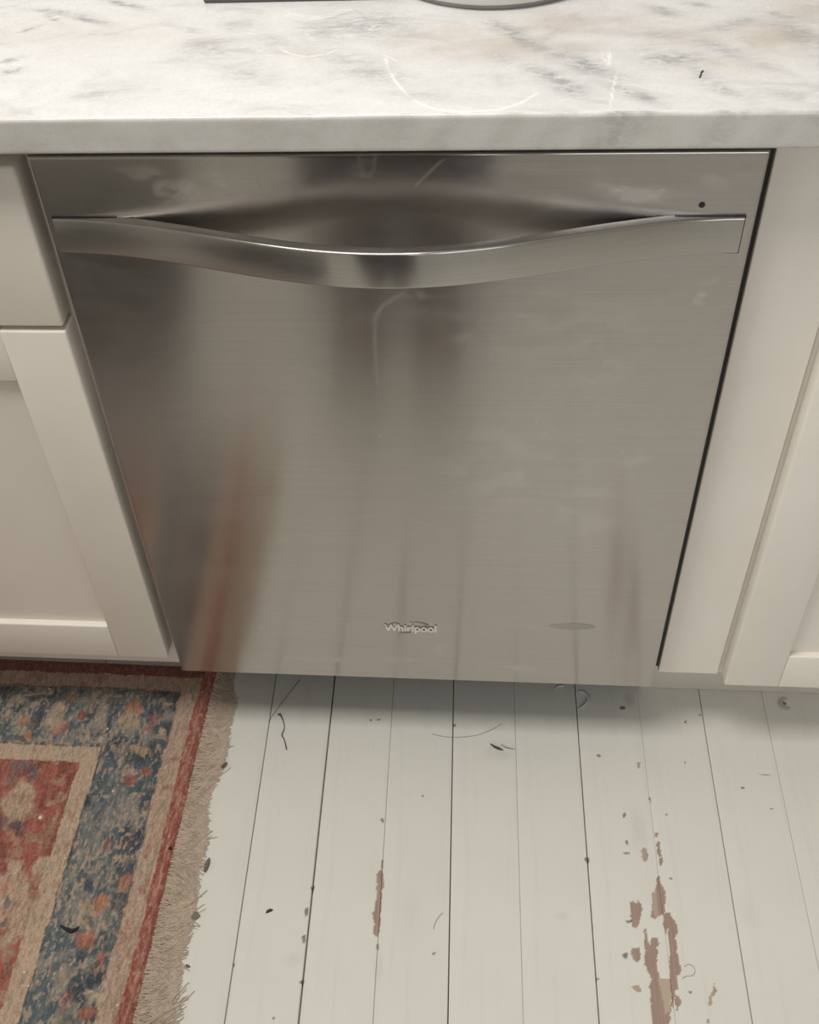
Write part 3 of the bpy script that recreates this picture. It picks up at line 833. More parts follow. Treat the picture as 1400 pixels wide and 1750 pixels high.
def rug():
    U0, W1 = 0.0, .695
    us = np.concatenate([np.arange(0, .37, .0013), np.arange(.37, 1.0, .006)])
    ws = np.concatenate([np.arange(0, .56, .0015), np.arange(.56, W1, .003)])
    U, Wd = np.meshgrid(us, ws, indexing='ij')
    # hand-knotted wobble
    Wm = np.minimum(Wd, W1 - Wd)           # the far selvedge mirrors the near one
    u = U + (fbm(U * 55, Wd * 40) - .5) * .0055 + (fbm(U * 9 + 40, Wd * 9) - .5) * .006
    w = Wm + (fbm(U * 45 + 8, Wd * 45) - .5) * .0050
    wb = Wd + (fbm(U * 120 + 8, Wd * 90) - .5) * .0100 + (fbm(U * 30 + 18, Wd * 30) - .5) * .012
    ub = U + (fbm(U * 120 + 3, Wd * 80 + 9) - .5) * .0090 + (fbm(U * 30 + 11, Wd * 30 + 5) - .5) * .010
    inside = ((u > .0445) & (w > .047)).astype(float)
    knot = fbm(U * 420, Wd * 130, 3)
    knot2 = fbm(U * 300 + 31, Wd * 170 + 3, 2)
    ab = fbm(U * 16 + 2, Wd * 16, 4)
    col = np.zeros(U.shape + (3,))
    def put(mask, c):
        m = np.clip(mask, 0, 1)[..., None]
        col[:] = col * (1 - m) + np.asarray(c) * m
    put(np.ones(U.shape), C_RED)
    field = C_RED
    # field: rust red, worn through to tan in flecks
    put(sst(.52, .66, fbm(U * 60, Wd * 60, 4)) * .55, C_TAN)
    put(sst(.50, .70, fbm(U * 110 + 5, Wd * 40, 3)) * .65, C_DRED)
    # inner beige guard stripe
    e = np.minimum(u, w + .0 * u)
    def band(u0, u1, w0, w1):
        """frame-shaped band: outer limits (u0, w0), inner limits (u1, w1)"""
        return ((u >= u0) & (w >= w0) & ~((u >= u1) & (w >= w1))).astype(float)
    put(band(.1305, .158, .1415, .168), C_BEI); 
    put(band(.1305, .158, .1415, .168) * sst(.55, .72, knot) * .5, C_TAN)
    put(band(.1305, .158, .1415, .168) * sst(.60, .72, fbm(U * 70, Wd * 70, 3)) * .35, C_RED)
    blue = band(.0435, .1325, .0465, .1425)
    put(blue, C_BLUE)
    # abrash: outer part of the border darker navy, inner part grey worn
    put(blue * sst(.10, .045, u) * .55 * (ab > .1), C_NAVY)
    put(blue * sst(.46, .64, fbm(U * 30 + 4, Wd * 22, 4)) * .75, C_NAVY)
    put(blue * sst(.46, .62, fbm(U * 60 + 14, Wd * 36, 4)) * .85, C_GREY)
    put(blue * sst(.54, .66, knot2) * .6, C_BEI)
    put(band(.0175, .0445, .022, .0475), C_PINK)
    put(band(.0175, .0445, .022, .0475) * sst(.50, .70, ab) * .5, C_TAN)
    put(band(.0175, .0445, .022, .0475) * sst(.64, .74, fbm(U * 90, Wd * 70, 3)) * .5, C_RED)
    put(band(-1, .0180, -1, .0225), C_RED)
    put(((w < .0225) & (u > .016)) * .75, C_DRED)
    put(((u < .018) & (w > .02)) * (np.abs(u - .0085) < .0016) * .35, C_PINK)
    put(((u < .018) & (w > .02)) * sst(.58, .70, knot) * .45, C_PINK)
    # dark outlines
    def ln(d, wd, s=.8): return (np.abs(d) < wd) * s * sst(.36, .50, fbm(U * 130 + 3, Wd * 90, 3))
    put(((w > .142)) * ln(u - .1325, .0013), C_BLK)
    put(((u > .1325)) * ln(w - .1425, .0012, .6), C_BLK)
    put(((u > .046)) * ln(w - .0465, .0013, .6), C_BLK)
    put(((w > .048)) * ln(u - .0440, .0016, .7), C_NAVY)
    # motifs, measured from the photograph: pixel centre, radii in px, angle, colour, strength
    def blob(px, py, rx, ry, ang, c, s=.9):
        cu, cw = rpx(px, py)
        k = .00079 * (1 - (py - 1150) / 600 * .15); ky = .00093 * (1 - (py - 1150) / 600 * .2)
        a = math.radians(ang)
        du = -(ub - cu) / k; dw = (wb - cw) / ky
        x = du * math.cos(a) + dw * math.sin(a); y = -du * math.sin(a) + dw * math.cos(a)
        d = np.hypot(x / rx, y / ry)
        put((1 - sst(.70, 1.12, d)) * s * .9 * inside * (.62 + .38 * sst(.34, .5, knot2)), c)
    B = [
        # side border along the cabinet: navy ground with flowers
        (20, 1182, 26, 10, 0, C_NAVY, .9), (60, 1190, 26, 8, 0, C_NAVY, .9), (95, 1195, 14, 10, -20, C_NAVY, .8), (62, 1230, 10, 34, 4, C_NAVY, .95), (34, 1195, 12, 9, 0, C_BEI, .6), (20, 1198, 8, 12, 20, C_PINK, .8), (10, 1222, 5, 16, 25, C_TAN, .8),
        (60, 1186, 22, 2.5, -14, C_BEI, .8), (40, 1232, 9, 12, 0, C_ORG, .95), (46, 1256, 9, 8, 30, C_ORG, .9), (36, 1212, 12, 6, -30, C_NAVY, .5), (28, 1262, 18, 6, 0, C_NAVY, .8), (8, 1262, 10, 6, 0, C_BLUE, .8),
        (96, 1222, 20, 26, 10, C_BEI, .9), (104, 1238, 14, 12, 0, C_TAN, .9), (122, 1196, 9, 9, 0, C_RED, .95), (112, 1245, 8, 9, 20, C_RED, .9), (98, 1250, 10, 8, 0, C_ORG, .9), (138, 1224, 9, 10, 0, C_RED, .75), (88, 1212, 4, 6, 0, C_TAN, .7), (112, 1220, 4, 8, -10, C_GREY, .7),
        (148, 1205, 14, 14, 0, C_GREY, .7), (172, 1226, 14, 22, -14, C_PINK, .65), (130, 1255, 12, 12, 0, C_GREY, .8), (160, 1265, 26, 7, 0, C_BEI, .6), (158, 1240, 14, 10, 0, C_GREY, .5), (150, 1190, 30, 5, 0, C_GREY, .5),
        (196, 1200, 12, 8, 0, C_NAVY, .5), (190, 1232, 4, 22, 14, C_BLK, .85), (178, 1285, 3.5, 26, 12, C_NAVY, .8),
        # corner
        (282, 1188, 30, 9, 0, C_NAVY, .95), (296, 1205, 14, 14, 0, C_NAVY, .95), (283, 1202, 12, 4.5, 10, C_BEI, .95), (264, 1222, 10, 14, 0, C_NAVY, .6), (226, 1205, 14, 12, -35, C_ORG, .75), (216, 1222, 7, 22, 25, C_GOLD, .8), (238, 1212, 10, 10, 0, C_ORG, .85), (228, 1240, 16, 14, 0, C_TAN, .7), (222, 1250, 12, 10, 0, C_GREY, .6),
        (268, 1226, 18, 5, -8, C_RED, .95), (258, 1240, 6, 16, 10, C_RED, .9), (285, 1240, 10, 18, 10, C_NAVY, .9), (276, 1252, 10, 7, -20, C_BEI, .85), (270, 1262, 12, 4, 0, C_BEI, .6), (235, 1265, 7, 10, 0, C_NAVY, .85), (256, 1278, 10, 12, 0, C_NAVY, .6), (288, 1268, 7, 24, 12, C_NAVY, .9),
        (240, 1284, 22, 7, 8, C_GOLD, .7), (232, 1280, 10, 8, 0, C_TAN, .8), (240, 1300, 24, 8, 0, C_NAVY, .6), (210, 1282, 14, 14, 0, C_PINK, .5), (272, 1304, 10, 16, 10, C_NAVY, .6),
        (222, 1318, 20, 8, 0, C_PINK, .75), (252, 1317, 11, 7, 0, C_RED, .9), (223, 1334, 13, 13, 0, C_RED, .95), (200, 1325, 10, 16, 0, C_GREY, .6), (250, 1340, 22, 14, 0, C_BLUE, .7), (275, 1353, 7, 7, 0, C_PINK, .0),
        (255, 1365, 16, 18, 0, C_NAVY, .55), (205, 1360, 24, 18, 0, C_GREY, .6), (225, 1395, 20, 14, 0, C_PINK, .35), (178, 1385, 20, 22, 0, C_BLUE, .55), (255, 1410, 14, 14, 0, C_NAVY, .85), (245, 1428, 10, 14, 0, C_NAVY, .7), (185, 1442, 7, 10, 0, C_RED, .75), (218, 1438, 12, 12, 0, C_RED, .3),
        # end border going to the bottom of the photograph
        (160, 1430, 20, 14, 0, C_GREY, .6), (215, 1472, 22, 8, 0, C_BEI, .5), (235, 1482, 10, 20, 12, C_NAVY, .85), (218, 1482, 14, 10, 0, C_NAVY, .6), (210, 1510, 12, 16, 0, C_ORG, .7), (222, 1502, 8, 8, 0, C_RED, .6), (175, 1490, 22, 20, 0, C_GREY, .6), (185, 1520, 20, 10, 0, C_BLUE, .6),
        (168, 1545, 13, 14, 0, C_ORG, .85), (206, 1540, 20, 16, 0, C_NAVY, .9), (195, 1530, 26, 6, 0, C_NAVY, .5), (145, 1560, 18, 18, 0, C_TAN, .5), (152, 1575, 7, 8, 0, C_NAVY, .7), (200, 1575, 18, 16, 0, C_GREY, .4), (195, 1610, 18, 24, 14, C_NAVY, .85), (148, 1606, 18, 20, 0, C_ORG, .75), (140, 1610, 12, 12, 0, C_RED, .6),
        (172, 1640, 9, 14, 0, C_RED, .85), (140, 1632, 10, 12, 0, C_NAVY, .8), (165, 1655, 12, 10, 0, C_DRED, .5), (190, 1660, 10, 20, 12, C_NAVY, .5), (155, 1680, 22, 14, -15, C_NAVY, .85), (130, 1690, 10, 18, 0, C_NAVY, .7), (160, 1700, 20, 4, 14, C_BEI, .8), (112, 1712, 12, 20, 15, C_RED, .55), (150, 1732, 20, 10, -10, C_RED, .9), (180, 1710, 7, 40, 12, C_NAVY, .9), (120, 1745, 12, 14, 0, C_NAVY, .7), (110, 1670, 14, 24, 12, C_TAN, .5),
        # field: rosettes and palmette
        (38, 1312, 26, 10, 0, C_BLUE, .75), (22, 1332, 9, 10, 0, C_BLUE, .8), (60, 1322, 8, 14, 10, C_BLUE, .8), (48, 1316, 9, 7, 0, C_DRED, .7), (32, 1370, 33, 36, 0, C_BEI, .97), (30, 1370, 14, 12, 0, C_TAN, .7), (33, 1370, 6, 8, 0, C_GREY, .8), (24, 1412, 14, 9, 0, C_NAVY, .9), (32, 1428, 10, 8, 0, C_NAVY, .75), (5, 1405, 8, 10, 0, C_BLUE, .7),
        (60, 1300, 8, 6, 0, C_TAN, .5), (100, 1335, 12, 8, 0, C_TAN, .6), (105, 1360, 12, 10, 0, C_TAN, .7), (88, 1372, 12, 6, -20, C_TAN, .6), (120, 1320, 5, 20, 8, C_DRED, .5), (70, 1398, 6, 6, 0, C_PINK, .7), (95, 1395, 6, 16, 12, C_TAN, .5), (92, 1440, 10, 6, 0, C_TAN, .5),
        (70, 1480, 18, 18, 0, C_BEI, .97), (24, 1480, 14, 14, 0, C_BEI, .9), (20, 1515, 36, 34, 0, C_BEI, .9), (8, 1515, 8, 10, 0, C_ORG, .85), (45, 1560, 22, 26, 0, C_BEI, .9), (15, 1560, 30, 30, 0, C_BEI, .8), (12, 1545, 7, 16, -25, C_BLUE, .85), (5, 1580, 16, 5, -30, C_NAVY, .8), (30, 1595, 30, 14, -30, C_BEI, .85), (25, 1575, 12, 12, 0, C_TAN, .8), (8, 1620, 16, 10, 0, C_TAN, .6), (10, 1690, 14, 30, 12, C_TAN, .4), (40, 1700, 6, 40, 12, C_TAN, .5),
        (283, 1238, 0.1, 0.1, 0, C_RED, 0)]
    for b in B: blob(*b)
    # unseen part of the field: an even scatter of rosettes and leaves
    for i in range(46):
        cu, cw = rng.uniform(.22, .95), rng.uniform(.22, .47)
        if cu < .43 and cw < .55: continue
        d = np.hypot(u - cu, w - cw)
        put((1 - sst(.024, .030, d)) * .9, C_BEI); put((1 - sst(.008, .011, d)) * .9, C_NAVY)
        put((1 - sst(.010, .014, np.hypot(u - cu - .036, (w - cw) * .6))) * .8, C_BLUE)
    for i in range(26):
        cu, cw = rng.uniform(.05, .95), rng.uniform(.56, .635)
        put((1 - sst(.010, .014, np.hypot(u - cu, w - cw))) * .85, (C_RED, C_ORG, C_NAVY, C_BEI)[i % 4])
    # knots: alternating light and dark flecks drawn out along the pile
    shade = .56 + .98 * knot
    col *= shade[..., None]
    worn = sst(.60, .76, knot2)[..., None] * .30
    col[:] = col * (1 - worn) + C_TAN * worn
    # position
    c, s = math.cos(RUG_A), math.sin(RUG_A)
    ug = U; wg = Wd
    # inverse of rug_uv
    A = np.array([[c, -s], [s * .25, c]]); Ai = np.linalg.inv(A)
    wavy = .0022 * (fbm(Wd * 11, U * 0 + 3, 3) - .5) * np.clip(1 - U * 20, 0, 1)
    du, dv = -(ug + wavy), -wg
    Xw = RX_ + Ai[0, 0] * du + Ai[0, 1] * dv; Yw = RY_ + Ai[1, 0] * du + Ai[1, 1] * dv
    edge = np.clip(np.minimum(U, Wd) / .006, 0, 1)
    Zw = RUG_Z - .0045 * (1 - edge) ** 2 + .0016 * (knot - .5) + .0010 * (fbm(U * 12, Wd * 12) - .5)
    P = np.stack([Xw, Yw, Zw], -1)
    # skirt: turn the rim down to the floor
    Pu = np.pad(P, ((1, 1), (1, 1), (0, 0)), mode='edge')
    Pu[0, :, 2] = Pu[-1, :, 2] = .0012; Pu[:, 0, 2] = Pu[:, -1, 2] = .0012
    cu = np.pad(col, ((1, 1), (1, 1), (0, 0)), mode='edge')
    me = grid_mesh('pile', Pu)
    set_color(me, 'rugcol', cu.reshape(-1, 3))
    if me.polygons[1000].normal.z < 0: me.flip_normals()
    root = empty('rug', (0, 0, 0))
    tag(root, 'worn red and blue oriental rug with cream fringe lying on the painted floor', 'rug')
    link('pile', me, RUGM, root, smooth=True)
    return Ai
RUG_AI = rug()
rug_root = bpy.data.objects['rug']
def rug_xy(u, w): 
    d = RUG_AI @ np.array([-u, -w]); return RX_ + d[0], RY_ + d[1]

def fringe():
    # edge of the fringe as measured: (px, py)
    ex = [(403, 1160), (404, 1195), (402, 1220), (394, 1250), (388, 1285), (383, 1320), (372, 1345), (362, 1368), (360, 1400), (357, 1440), (352, 1470), (345, 1500), (338, 1530), (334, 1560), (326, 1590), (322, 1630), (312, 1665), (304, 1700), (298, 1745)]
    pts = sorted([rug_uv(at(a, b, 2, .003)) for a, b in ex], key=lambda q: q[1])
    wv = np.array([q[1] for q in pts]); uv = np.array([-q[0] for q in pts])
    V, F, = [], []
    r_ = random.Random(3)
    def strand(p, rad, sides=4):
        base = len(V); n = len(p)
        for i, q in enumerate(p):
            a = np.array(p[min(i + 1, n - 1)]) - np.array(p[max(i - 1, 0)])
            t = Vector(a).normalized(); s1 = t.cross(Vector((0, 0, 1))).normalized(); s2 = t.cross(s1)
            rr = rad * (1 - .45 * i / (n - 1))
            for k in range(sides):
                an = 2 * PI * k / sides
                V.append(Vector(q) + s1 * rr * math.cos(an) + s2 * rr * .8 * math.sin(an))
        for i in range(n - 1):
            for k in range(sides):
                k2 = (k + 1) % sides
                F.append((base + i * sides + k, base + i * sides + k2, base + (i + 1) * sides + k2, base + (i + 1) * sides + k))
    w = 0.004
    while w < W_RUG:
        gap = .318 < w < .330 or .210 < w < .216
        wl = float(np.interp(w, wv, uv)) if w < wv[-1] else .052 + .006 * math.sin(w * 40)
        L = wl * r_.uniform(.80, 1.06)
        if gap: L *= .45
        if r_.random() < .02: L *= 1.25
        lean = .45 * math.sin(w * 23 + 1) + .45 * math.sin(w * 61) + .3 * math.sin(w * 147) + r_.uniform(-.55, .55)
        ph = r_.uniform(0, 6.28); am = r_.uniform(.0012, .0050); fr = r_.uniform(.8, 2.2)
        z0 = r_.uniform(.0018, .0044)
        p = []
        n = 9
        for i in range(n):
            t = i / (n - 1)
            uu = -L * t + .002
            ww = w + lean * L * t * t * .8 + am * math.sin(ph + fr * 6.28 * t) * min(1, t * 3)
            x, y = rug_xy(uu, ww)
            z = max(.0010, z0 * (1 - t * .75) + .0012 * math.sin(ph * 2 + t * 9) * (1 - t))
            p.append((x, y, z))
        strand(p, r_.uniform(.00055, .0010))
        w += r_.uniform(.00018, .00042)
    me = pyd('fringe', V, F)
    o = link('fringe', me, FRINGE, rug_root, smooth=True)
    o['kind'] = 'stuff'; o['label'] = 'matted cream cotton fringe'
    # thin felted web the strands lie on
    nn = 260
    wsn = np.linspace(.002, W_RUG, nn)
    P = np.zeros((nn, 5, 3))
    for i, ww in enumerate(wsn):
        wl = float(np.interp(ww, wv, uv)) if ww < wv[-1] else .05
        wl *= .86 + .12 * (float(fbm(np.array(ww * 160.), np.array(2.), 3)) - .5)
        if .316 < ww < .331: wl *= .25
        for k in range(5):
            x, y = rug_xy(.004 - (wl + .004) * k / 4, ww)
            P[i, k] = (x, y, .0016 - .0009 * (k / 4))
    me = grid_mesh('fringe_web', P)
    if me.polygons[10].normal.z < 0: me.flip_normals()
    link('fringe_web', me, FRINGE, rug_root)
fringe()

# ------------------------------------------------------------------ small debris
def crumb(name, px, py, z, sx, sy, sz, col, label, cat, group=None, ang=0.0, seed=0):
    r = random.Random(seed)
    bm = bmesh.new(); bmesh.ops.create_icosphere(bm, subdivisions=2, radius=1)
    for v in bm.verts:
        k = r.uniform(.72, 1.2); v.co = Vector((v.co.x * sx * k, v.co.y * sy * k, max(-sz * .6, v.co.z * sz * k)))
    me = bpy.data.meshes.new(name); bm.to_mesh(me); bm.free()
    p = at(px, py, 2, z)
    o = link(name, me, mat_plain(name + '_mat', col, .8, 0, .25, 300), None, (p[0], p[1], z + sz * .6))
    o.rotation_euler = (0, 0, ang)
    return tag(o, label, cat, group)
BR = (0.10, 0.075, 0.055)
crumb('dry_leaf_bit', 383, 1308, .004, .0055, .0022, .0016, (0.12, 0.09, 0.06), 'brown crumb at the fringe edge nearest the dishwasher', 'crumb', ang=.9, seed=1)
crumb('dry_leaf_bit', 354, 1478, .002, .0026, .0110, .0018, (0.16, 0.12, 0.09), 'long brown flake along the fringe edge', 'crumb', ang=-.15, seed=2)
crumb('dry_leaf_bit', 335, 1566, .001, .0048, .0045, .0016, (0.20, 0.16, 0.13), 'round brown crumb poking out of the fringe', 'crumb', ang=.3, seed=3)
crumb('dry_leaf_bit', 321, 1651, .0005, .0030, .0017, .0012, (0.12, 0.10, 0.08), 'smallest brown crumb beside the lower fringe', 'crumb', ang=-.4, seed=4)
crumb('dark_crumb', 291, 1450, .0085, .0024, .0020, .0015, (0.02, 0.018, 0.016), 'black crumb on the red stripe of the rug', 'crumb', seed=5)
crumb('dark_crumb', 460, 1557, .0003, .0048, .0020, .0013, (0.04, 0.04, 0.035), 'black seed lying on a white floor board near the rug', 'crumb', ang=.5, seed=6)
for i, (a, b, sz_, lb) in enumerate([
        (112, 1467, .0013, 'tiny pale crumb on the inner beige stripe of the rug'),
        (70, 1398, .0028, 'round white crumb on the red field of the rug, largest of the pale ones'),
        (201, 1718, .0014, 'tiny white crumb on the outer beige stripe at the photo bottom'),
        (85, 1178, .0015, 'tiny pale crumb on the blue border just below the left cabinet door'),
        (184, 1246, .0016, 'tiny pale crumb beside the dark line in the corner of the blue border'),
        (193, 1352, .0014, 'tiny pale crumb in the middle of the blue border, above the black shred'),
        (49, 1685, .0013, 'tiny pale crumb low on the beige stripe, lower of two'),
        (42, 1662, .0015, 'tiny pale crumb low on the beige stripe, upper of two')]):
    crumb('pale_crumb', a, b, .0092, sz_, sz_, sz_ * .8, (0.75, 0.68, 0.6), lb, 'crumb', 'pale crumbs on the rug', seed=20 + i)

def strip(name, pxs, z, rad, col, label, cat, group=None):
    p = [at(a, b, 2, z) for a, b in pxs]
    c = p[0].copy()
    # Catmull-Rom smoothing of the measured points
    rad = rad if hasattr(rad, '__len__') else [rad] * len(p)
    q, rr = [], []
    n = len(p)
    for i in range(n - 1):
        a, b, d, e = p[max(i - 1, 0)], p[i], p[i + 1], p[min(i + 2, n - 1)]
        for k in range(4):
            t = k / 4
            v = .5 * (2 * b + (d - a) * t + (2 * a - 5 * b + 4 * d - e) * t * t + (3 * b - a - 3 * d + e) * t ** 3)
            q.append(tuple(v - c)); rr.append(rad[i] * (1 - t) + rad[i + 1] * t)
    q.append(tuple(p[-1] - c)); rr.append(rad[-1])
    me = tube_mesh(name, q, rr, 7)
    o = link(name, me, mat_plain(name + '_mat', col, .7, 0, .2, 200), None, tuple(c), smooth=True)
    return tag(o, label, cat, group)
strip('curved_shred', [(103, 1581), (108, 1585), (116, 1589), (123, 1591), (130, 1588), (135, 1583)], .0102, [.0008, .0016, .0024, .0026, .0018, .0007], (0.012, 0.012, 0.012), 'small black curved shred lying on the rug', 'lint')
strip('dry_twig', [(475, 1222), (479, 1221), (484, 1232), (486, 1244), (482, 1256), (486, 1264), (490, 1281)], .0008, [.0012, .0014, .0007, .0006, .0010, .0007, .0009], (0.09, 0.08, 0.07), 'thin dark twig on the boards between rug and dishwasher', 'twig')
strip('dark_splinter', [(838, 1271), (845, 1276), (852, 1279), (860, 1282)], .0010, [.0005, .0016, .0018, .0005], (0.06, 0.05, 0.045), 'short dark splinter on the boards below the dishwasher door', 'splinter')
strip('dark_thread', [(857, 1272), (864, 1277), (872, 1279), (880, 1281)], .0006, [.0004, .0006, .0005, .0003], (0.12, 0.10, 0.09), 'thin thread beside the dark splinter', 'thread')
strip('hair', [(513, 1161), (500, 1178), (486, 1196), (474, 1212), (465, 1224), (460, 1234)], .0006, .00028, (0.10, 0.08, 0.07), 'fine straight hair above the dark twig', 'hair')
strip('hair', [(738, 1254), (760, 1259), (785, 1260), (812, 1257), (838, 1248), (858, 1237)], .0006, .00022, (0.12, 0.10, 0.09), 'fine curved hair behind the dark splinter', 'hair')
strip('hair', [(741, 1588), (744, 1577), (750, 1567), (757, 1560)], .0006, .00025, (0.15, 0.13, 0.11), 'short curled hair beside the centre board joint', 'hair')
strip('hair', [(1169, 1652), (1178, 1648), (1186, 1653), (1188, 1662), (1182, 1668), (1174, 1668), (1166, 1672)], .0006, .00022, (0.20, 0.16, 0.14), 'looped hair beside the worn brown patch', 'hair')
WHITEF = (0.72, 0.71, 0.68)
strip('paint_curl', [(949, 1178), (952, 1174), (958, 1172), (964, 1172)], .0012, .0009, WHITEF, 'white curl of paint at the dishwasher bottom edge', 'paint flake')
strip('paint_curl', [(989, 1182), (998, 1183), (1004, 1190), (1004, 1198), (998, 1206), (990, 1211)], .0014, [.0006, .0016, .0018, .0018, .0016, .0006], (0.60, 0.59, 0.56), 'round pale paint curl on the open board joint', 'paint flake')
strip('paint_curl', [(1346, 1194), (1338, 1194), (1333, 1200), (1336, 1208), (1344, 1211), (1351, 1210)], .0014, [.0006, .0014, .0018, .0020, .0016, .0006], (0.44, 0.42, 0.39), 'grey paint curl below the right cabinet door', 'paint flake')
p = at(1200, 124, 2, .9147)
o = link('small_hair', tube_mesh('small_hair', [tuple(at(a, b, 2, .9152) - p) for a, b in [(1202, 121), (1199, 123), (1198, 128), (1196, 132)]], .0006, 5), BLACK, None, tuple(p)); tag(o, 'tiny black hair on the marble countertop', 'hair')

# ------------------------------------------------------------------ ceiling lamp (out of frame, lights the room)
lampt = empty('ceiling_lamp', (-.40, -.47, RZ)); tag(lampt, 'flat rectangular ceiling lamp panel above the kitchen floor', 'lamp')
box('lamp_housing', -.88, .08, -.775, -.165, RZ - .045, RZ - .0005, CEILPAINT, lampt, .004)
def mat_diff():
    t = NT('lamp_diffuser'); t.set(Base_Color=(.9, .9, .9)); t.b.inputs['Emission Color'].default_value = (1, .94, .85, 1); t.b.inputs['Emission Strength'].default_value = 3.0; return t.m
box('lamp_diffuser', -.86, .06, -.755, -.185, RZ - .052, RZ - .0452, mat_diff(), lampt)

# ------------------------------------------------------------------ the person standing before the dishwasher (mirrored in its door)
def skin_mesh(name, joints, edges, root, mat, parent, sub=2):
    """joints: {key: (x, y, z, radius)}; a continuous surface grown over the joints"""
    keys = list(joints); ix = {k: i for i, k in enumerate(keys)}
    me = bpy.data.meshes.new(name)
    me.from_pydata([joints[k][:3] for k in keys], [(ix[a], ix[b]) for a, b in edges], [])
    o = link(name, me, mat, parent)
    sk = o.modifiers.new('skin', 'SKIN'); sk.use_smooth_shade = True; sk.branch_smoothing = .4
    for i, k in enumerate(keys):
        r = joints[k][3]
        sv = me.skin_vertices[0].data[i]
        sv.radius = (r if not hasattr(r, '__len__') else r[0], r if not hasattr(r, '__len__') else r[1])
        sv.use_root = (k == root)
    ss = o.modifiers.new('sub', 'SUBSURF'); ss.levels = ss.render_levels = sub
    return o
def person():
    px, py = -.080, -.985
    root = empty('person', (px, py, 0))
    tag(root, 'person in dark trousers standing on the floor boards facing the dishwasher', 'person')
    SKIN = mat_plain('skin', (.50, .33, .25), .5, 0, .05)
    TRO = mat_plain('dark_trousers', (.030, .033, .040), .85, 0, .2, 60)
    TOP = mat_plain('dark_jumper', (.055, .055, .062), .9, 0, .2, 60)
    SHOE = mat_plain('dark_shoe', (.03, .028, .027), .6)
    HAIR = mat_plain('brown_hair', (.05, .032, .02), .6)
    J = {'pel': (0, 0, .93, (.13, .10)), 'spi': (0, 0, 1.12, (.125, .095)), 'che': (0, -.01, 1.32, (.14, .10)), 'nec': (0, 0, 1.45, .052), 'hd0': (0, .02, 1.54, (.07, .08)), 'hd1': (0, .02, 1.63, (.068, .085)), 'hd2': (0, .01, 1.69, (.03, .04))}
    E = [('pel', 'spi'), ('spi', 'che'), ('che', 'nec'), ('nec', 'hd0'), ('hd0', 'hd1'), ('hd1', 'hd2')]
    for n, s in (('L', -1), ('R', 1)):
        J.update({n + 'hip': (s * .085, 0, .86, .085), n + 'kne': (s * .078, .02, .50, .058), n + 'cal': (s * .075, -.005, .34, .052), n + 'ank': (s * .073, 0, .09, .036), n + 'toe': (s * .080, .16, .03, (.036, .02)),
                  n + 'sho': (s * .185, -.01, 1.39, .052), n + 'elb': (s * .235, -.02, 1.12, .038), n + 'wri': (s * .245, .05, .90, .026), n + 'pal': (s * .245, .075, .825, (.034, .015))})
        E += [('pel', n + 'hip'), (n + 'hip', n + 'kne'), (n + 'kne', n + 'cal'), (n + 'cal', n + 'ank'), (n + 'ank', n + 'toe'), ('che', n + 'sho'), (n + 'sho', n + 'elb'), (n + 'elb', n + 'wri'), (n + 'wri', n + 'pal')]
        for i, (dy, ln) in enumerate(((.030, .060), (.011, .072), (-.009, .068), (-.028, .052))):
            J[n + f'f{i}a'] = (s * .243, .083 + dy, .800, .0095); J[n + f'f{i}b'] = (s * .232, .089 + dy, .800 - ln * .5, .0085); J[n + f'f{i}c'] = (s * .215, .090 + dy, .800 - ln, .0070)
            E += [(n + 'pal', n + f'f{i}a'), (n + f'f{i}a', n + f'f{i}b'), (n + f'f{i}b', n + f'f{i}c')]
        J[n + 'ta'] = (s * .225, .115, .840, .0105); J[n + 'tb'] = (s * .212, .130, .808, .0085)
        E += [(n + 'wri', n + 'ta'), (n + 'ta', n + 'tb')]
    body = skin_mesh('body', J, E, 'pel', SKIN, root)
    # face
    def ball(name, loc, sc, mat, par):
        bm = bmesh.new(); bmesh.ops.create_uvsphere(bm, u_segments=16, v_segments=10, radius=1)
        for v in bm.verts: v.co = Vector((v.co.x * sc[0] + loc[0], v.co.y * sc[1] + loc[1], v.co.z * sc[2] + loc[2]))
        me = bpy.data.meshes.new(name); bm.to_mesh(me); bm.free(); return link(name, me, mat, par, smooth=True)
    ball('nose', (0, .108, 1.575), (.013, .020, .022), SKIN, root)
    ball('mouth', (0, .094, 1.535), (.024, .010, .007), mat_plain('lips', (.42, .18, .15), .5), root)
    for s in (-1, 1):
        ball('eye', (s * .030, .088, 1.605), (.013, .012, .009), mat_plain('eye', (.2, .18, .16), .2), root)
        ball('ear', (s * .076, .005, 1.59), (.010, .020, .030), SKIN, root)
    ball('hair', (0, -.012, 1.645), (.083, .092, .080), HAIR, root)
    K = {'pel': (0, 0, .96, (.155, .12))}
    F = []
    for n, s in (('L', -1), ('R', 1)):
        K.update({n + 'h': (s * .082, 0, .84, .105), n + 'k': (s * .042, .018, .50, .148), n + 'c': (s * .036, -.002, .32, .156), n + 'a': (s * .033, 0, .100, .160)})
        F += [('pel', n + 'h'), (n + 'h', n + 'k'), (n + 'k', n + 'c'), (n + 'c', n + 'a')]
    skin_mesh('trousers', K, F, 'pel', TRO, root)
    K = {'hem': (0, 0, .93, (.165, .13)), 'spi': (0, 0, 1.12, (.15, .12)), 'che': (0, -.01, 1.32, (.165, .12)), 'nec': (0, 0, 1.435, .068)}
    F = [('hem', 'spi'), ('spi', 'che'), ('che', 'nec')]
    for n, s in (('L', -1), ('R', 1)):
        K.update({n + 's': (s * .188, -.01, 1.39, .068), n + 'e': (s * .237, -.02, 1.12, .054), n + 'w': (s * .246, .045, .915, .042)})
        F += [('che', n + 's'), (n + 's', n + 'e'), (n + 'e', n + 'w')]
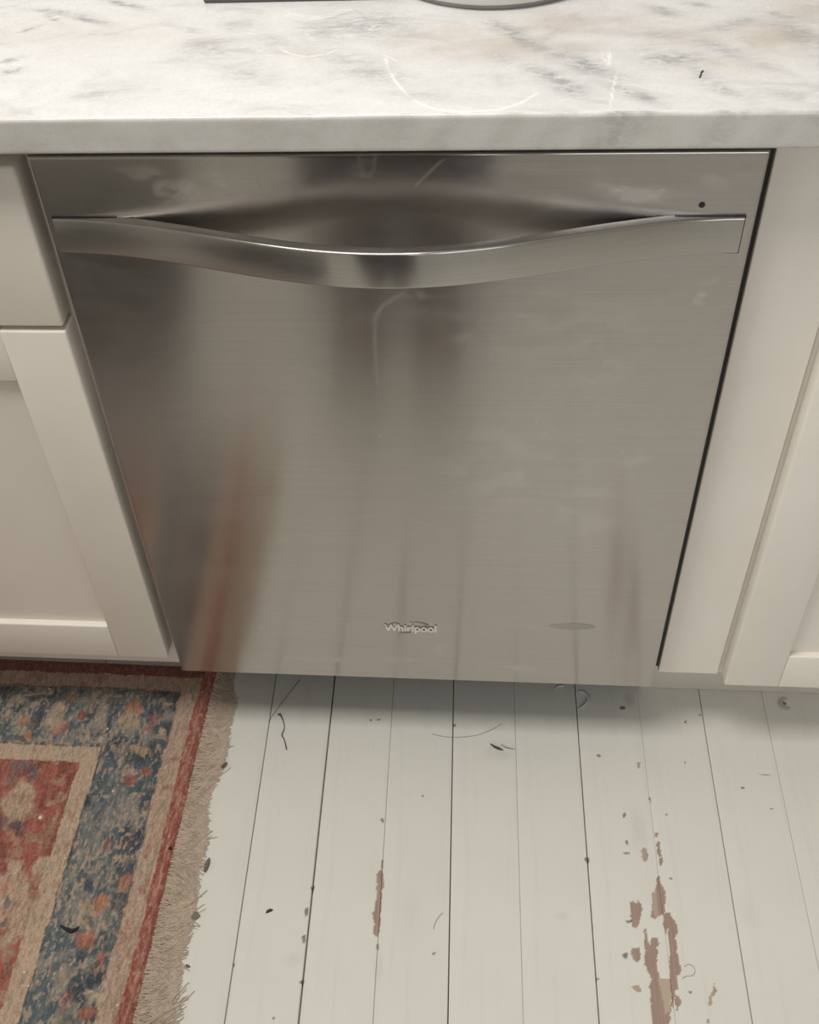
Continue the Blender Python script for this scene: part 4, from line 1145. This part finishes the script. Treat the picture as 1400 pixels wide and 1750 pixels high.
    skin_mesh('jumper', K, F, 'hem', TOP, root)
    for s in (-1, 1):
        bm = bmesh.new(); bmesh.ops.create_cube(bm, size=1)
        for v in bm.verts:
            f = v.co.y > 0; t = v.co.z > 0
            v.co = Vector((s * .076 + v.co.x * (.080 if not f else .088), -.075 + (v.co.y + .5) * .275, (.0015 if not t else (.055 if f else .085))))
        bmesh.ops.bevel(bm, geom=list(bm.edges), offset=.022, segments=4, profile=.5, affect='EDGES')
        for v in bm.verts: v.co.z = max(.0012, v.co.z)
        me = bpy.data.meshes.new('shoe'); bm.to_mesh(me); bm.free(); link('shoe', me, SHOE, root, smooth=True)
person()

# ------------------------------------------------------------------ unseen dark bin, added beyond the rug to darken the door's left reflection
binr = empty('added_bin', (-.735, -.905, 0)); tag(binr, 'low dark grey bin, unseen, added beyond the rug to darken the door reflection', 'bin')
BINM = mat_plain('bin_fabric', (.035, .038, .046), .9, 0, .25, 120)
def bin_():
    o2, h = .245, .30
    bm = bmesh.new()
    rings = []
    for (k, z) in ((.93, .001), (1.0, h - .02), (1.025, h), (.985, h), (.96, h - .02), (.90, .012)):
        rings.append([bm.verts.new((sx * o2 * k, sy * .17 * k, z)) for sx, sy in ((-1, -1), (1, -1), (1, 1), (-1, 1))])
    for a, b in zip(rings[:-1], rings[1:]):
        for i in range(4):
            j = (i + 1) % 4; bm.faces.new((a[i], a[j], b[j], b[i]))
    bm.faces.new(rings[0][::-1]); bm.faces.new(rings[-1])
    bmesh.ops.bevel(bm, geom=[e for e in bm.edges if abs(e.verts[0].co.z - e.verts[1].co.z) > .03], offset=.02, segments=3, profile=.5, affect='EDGES')
    me = bpy.data.meshes.new('bin_body'); bm.to_mesh(me); bm.free()
    link('bin_body', me, BINM, binr)
    for s in (-1, 1):
        link('carry_handle', tube_mesh('carry_handle', [(s * .238, -.05, .19), (s * .256, -.045, .20), (s * .258, 0, .205), (s * .256, .045, .20), (s * .238, .05, .19)], .007, 8), BINM, binr, smooth=True)
bin_()
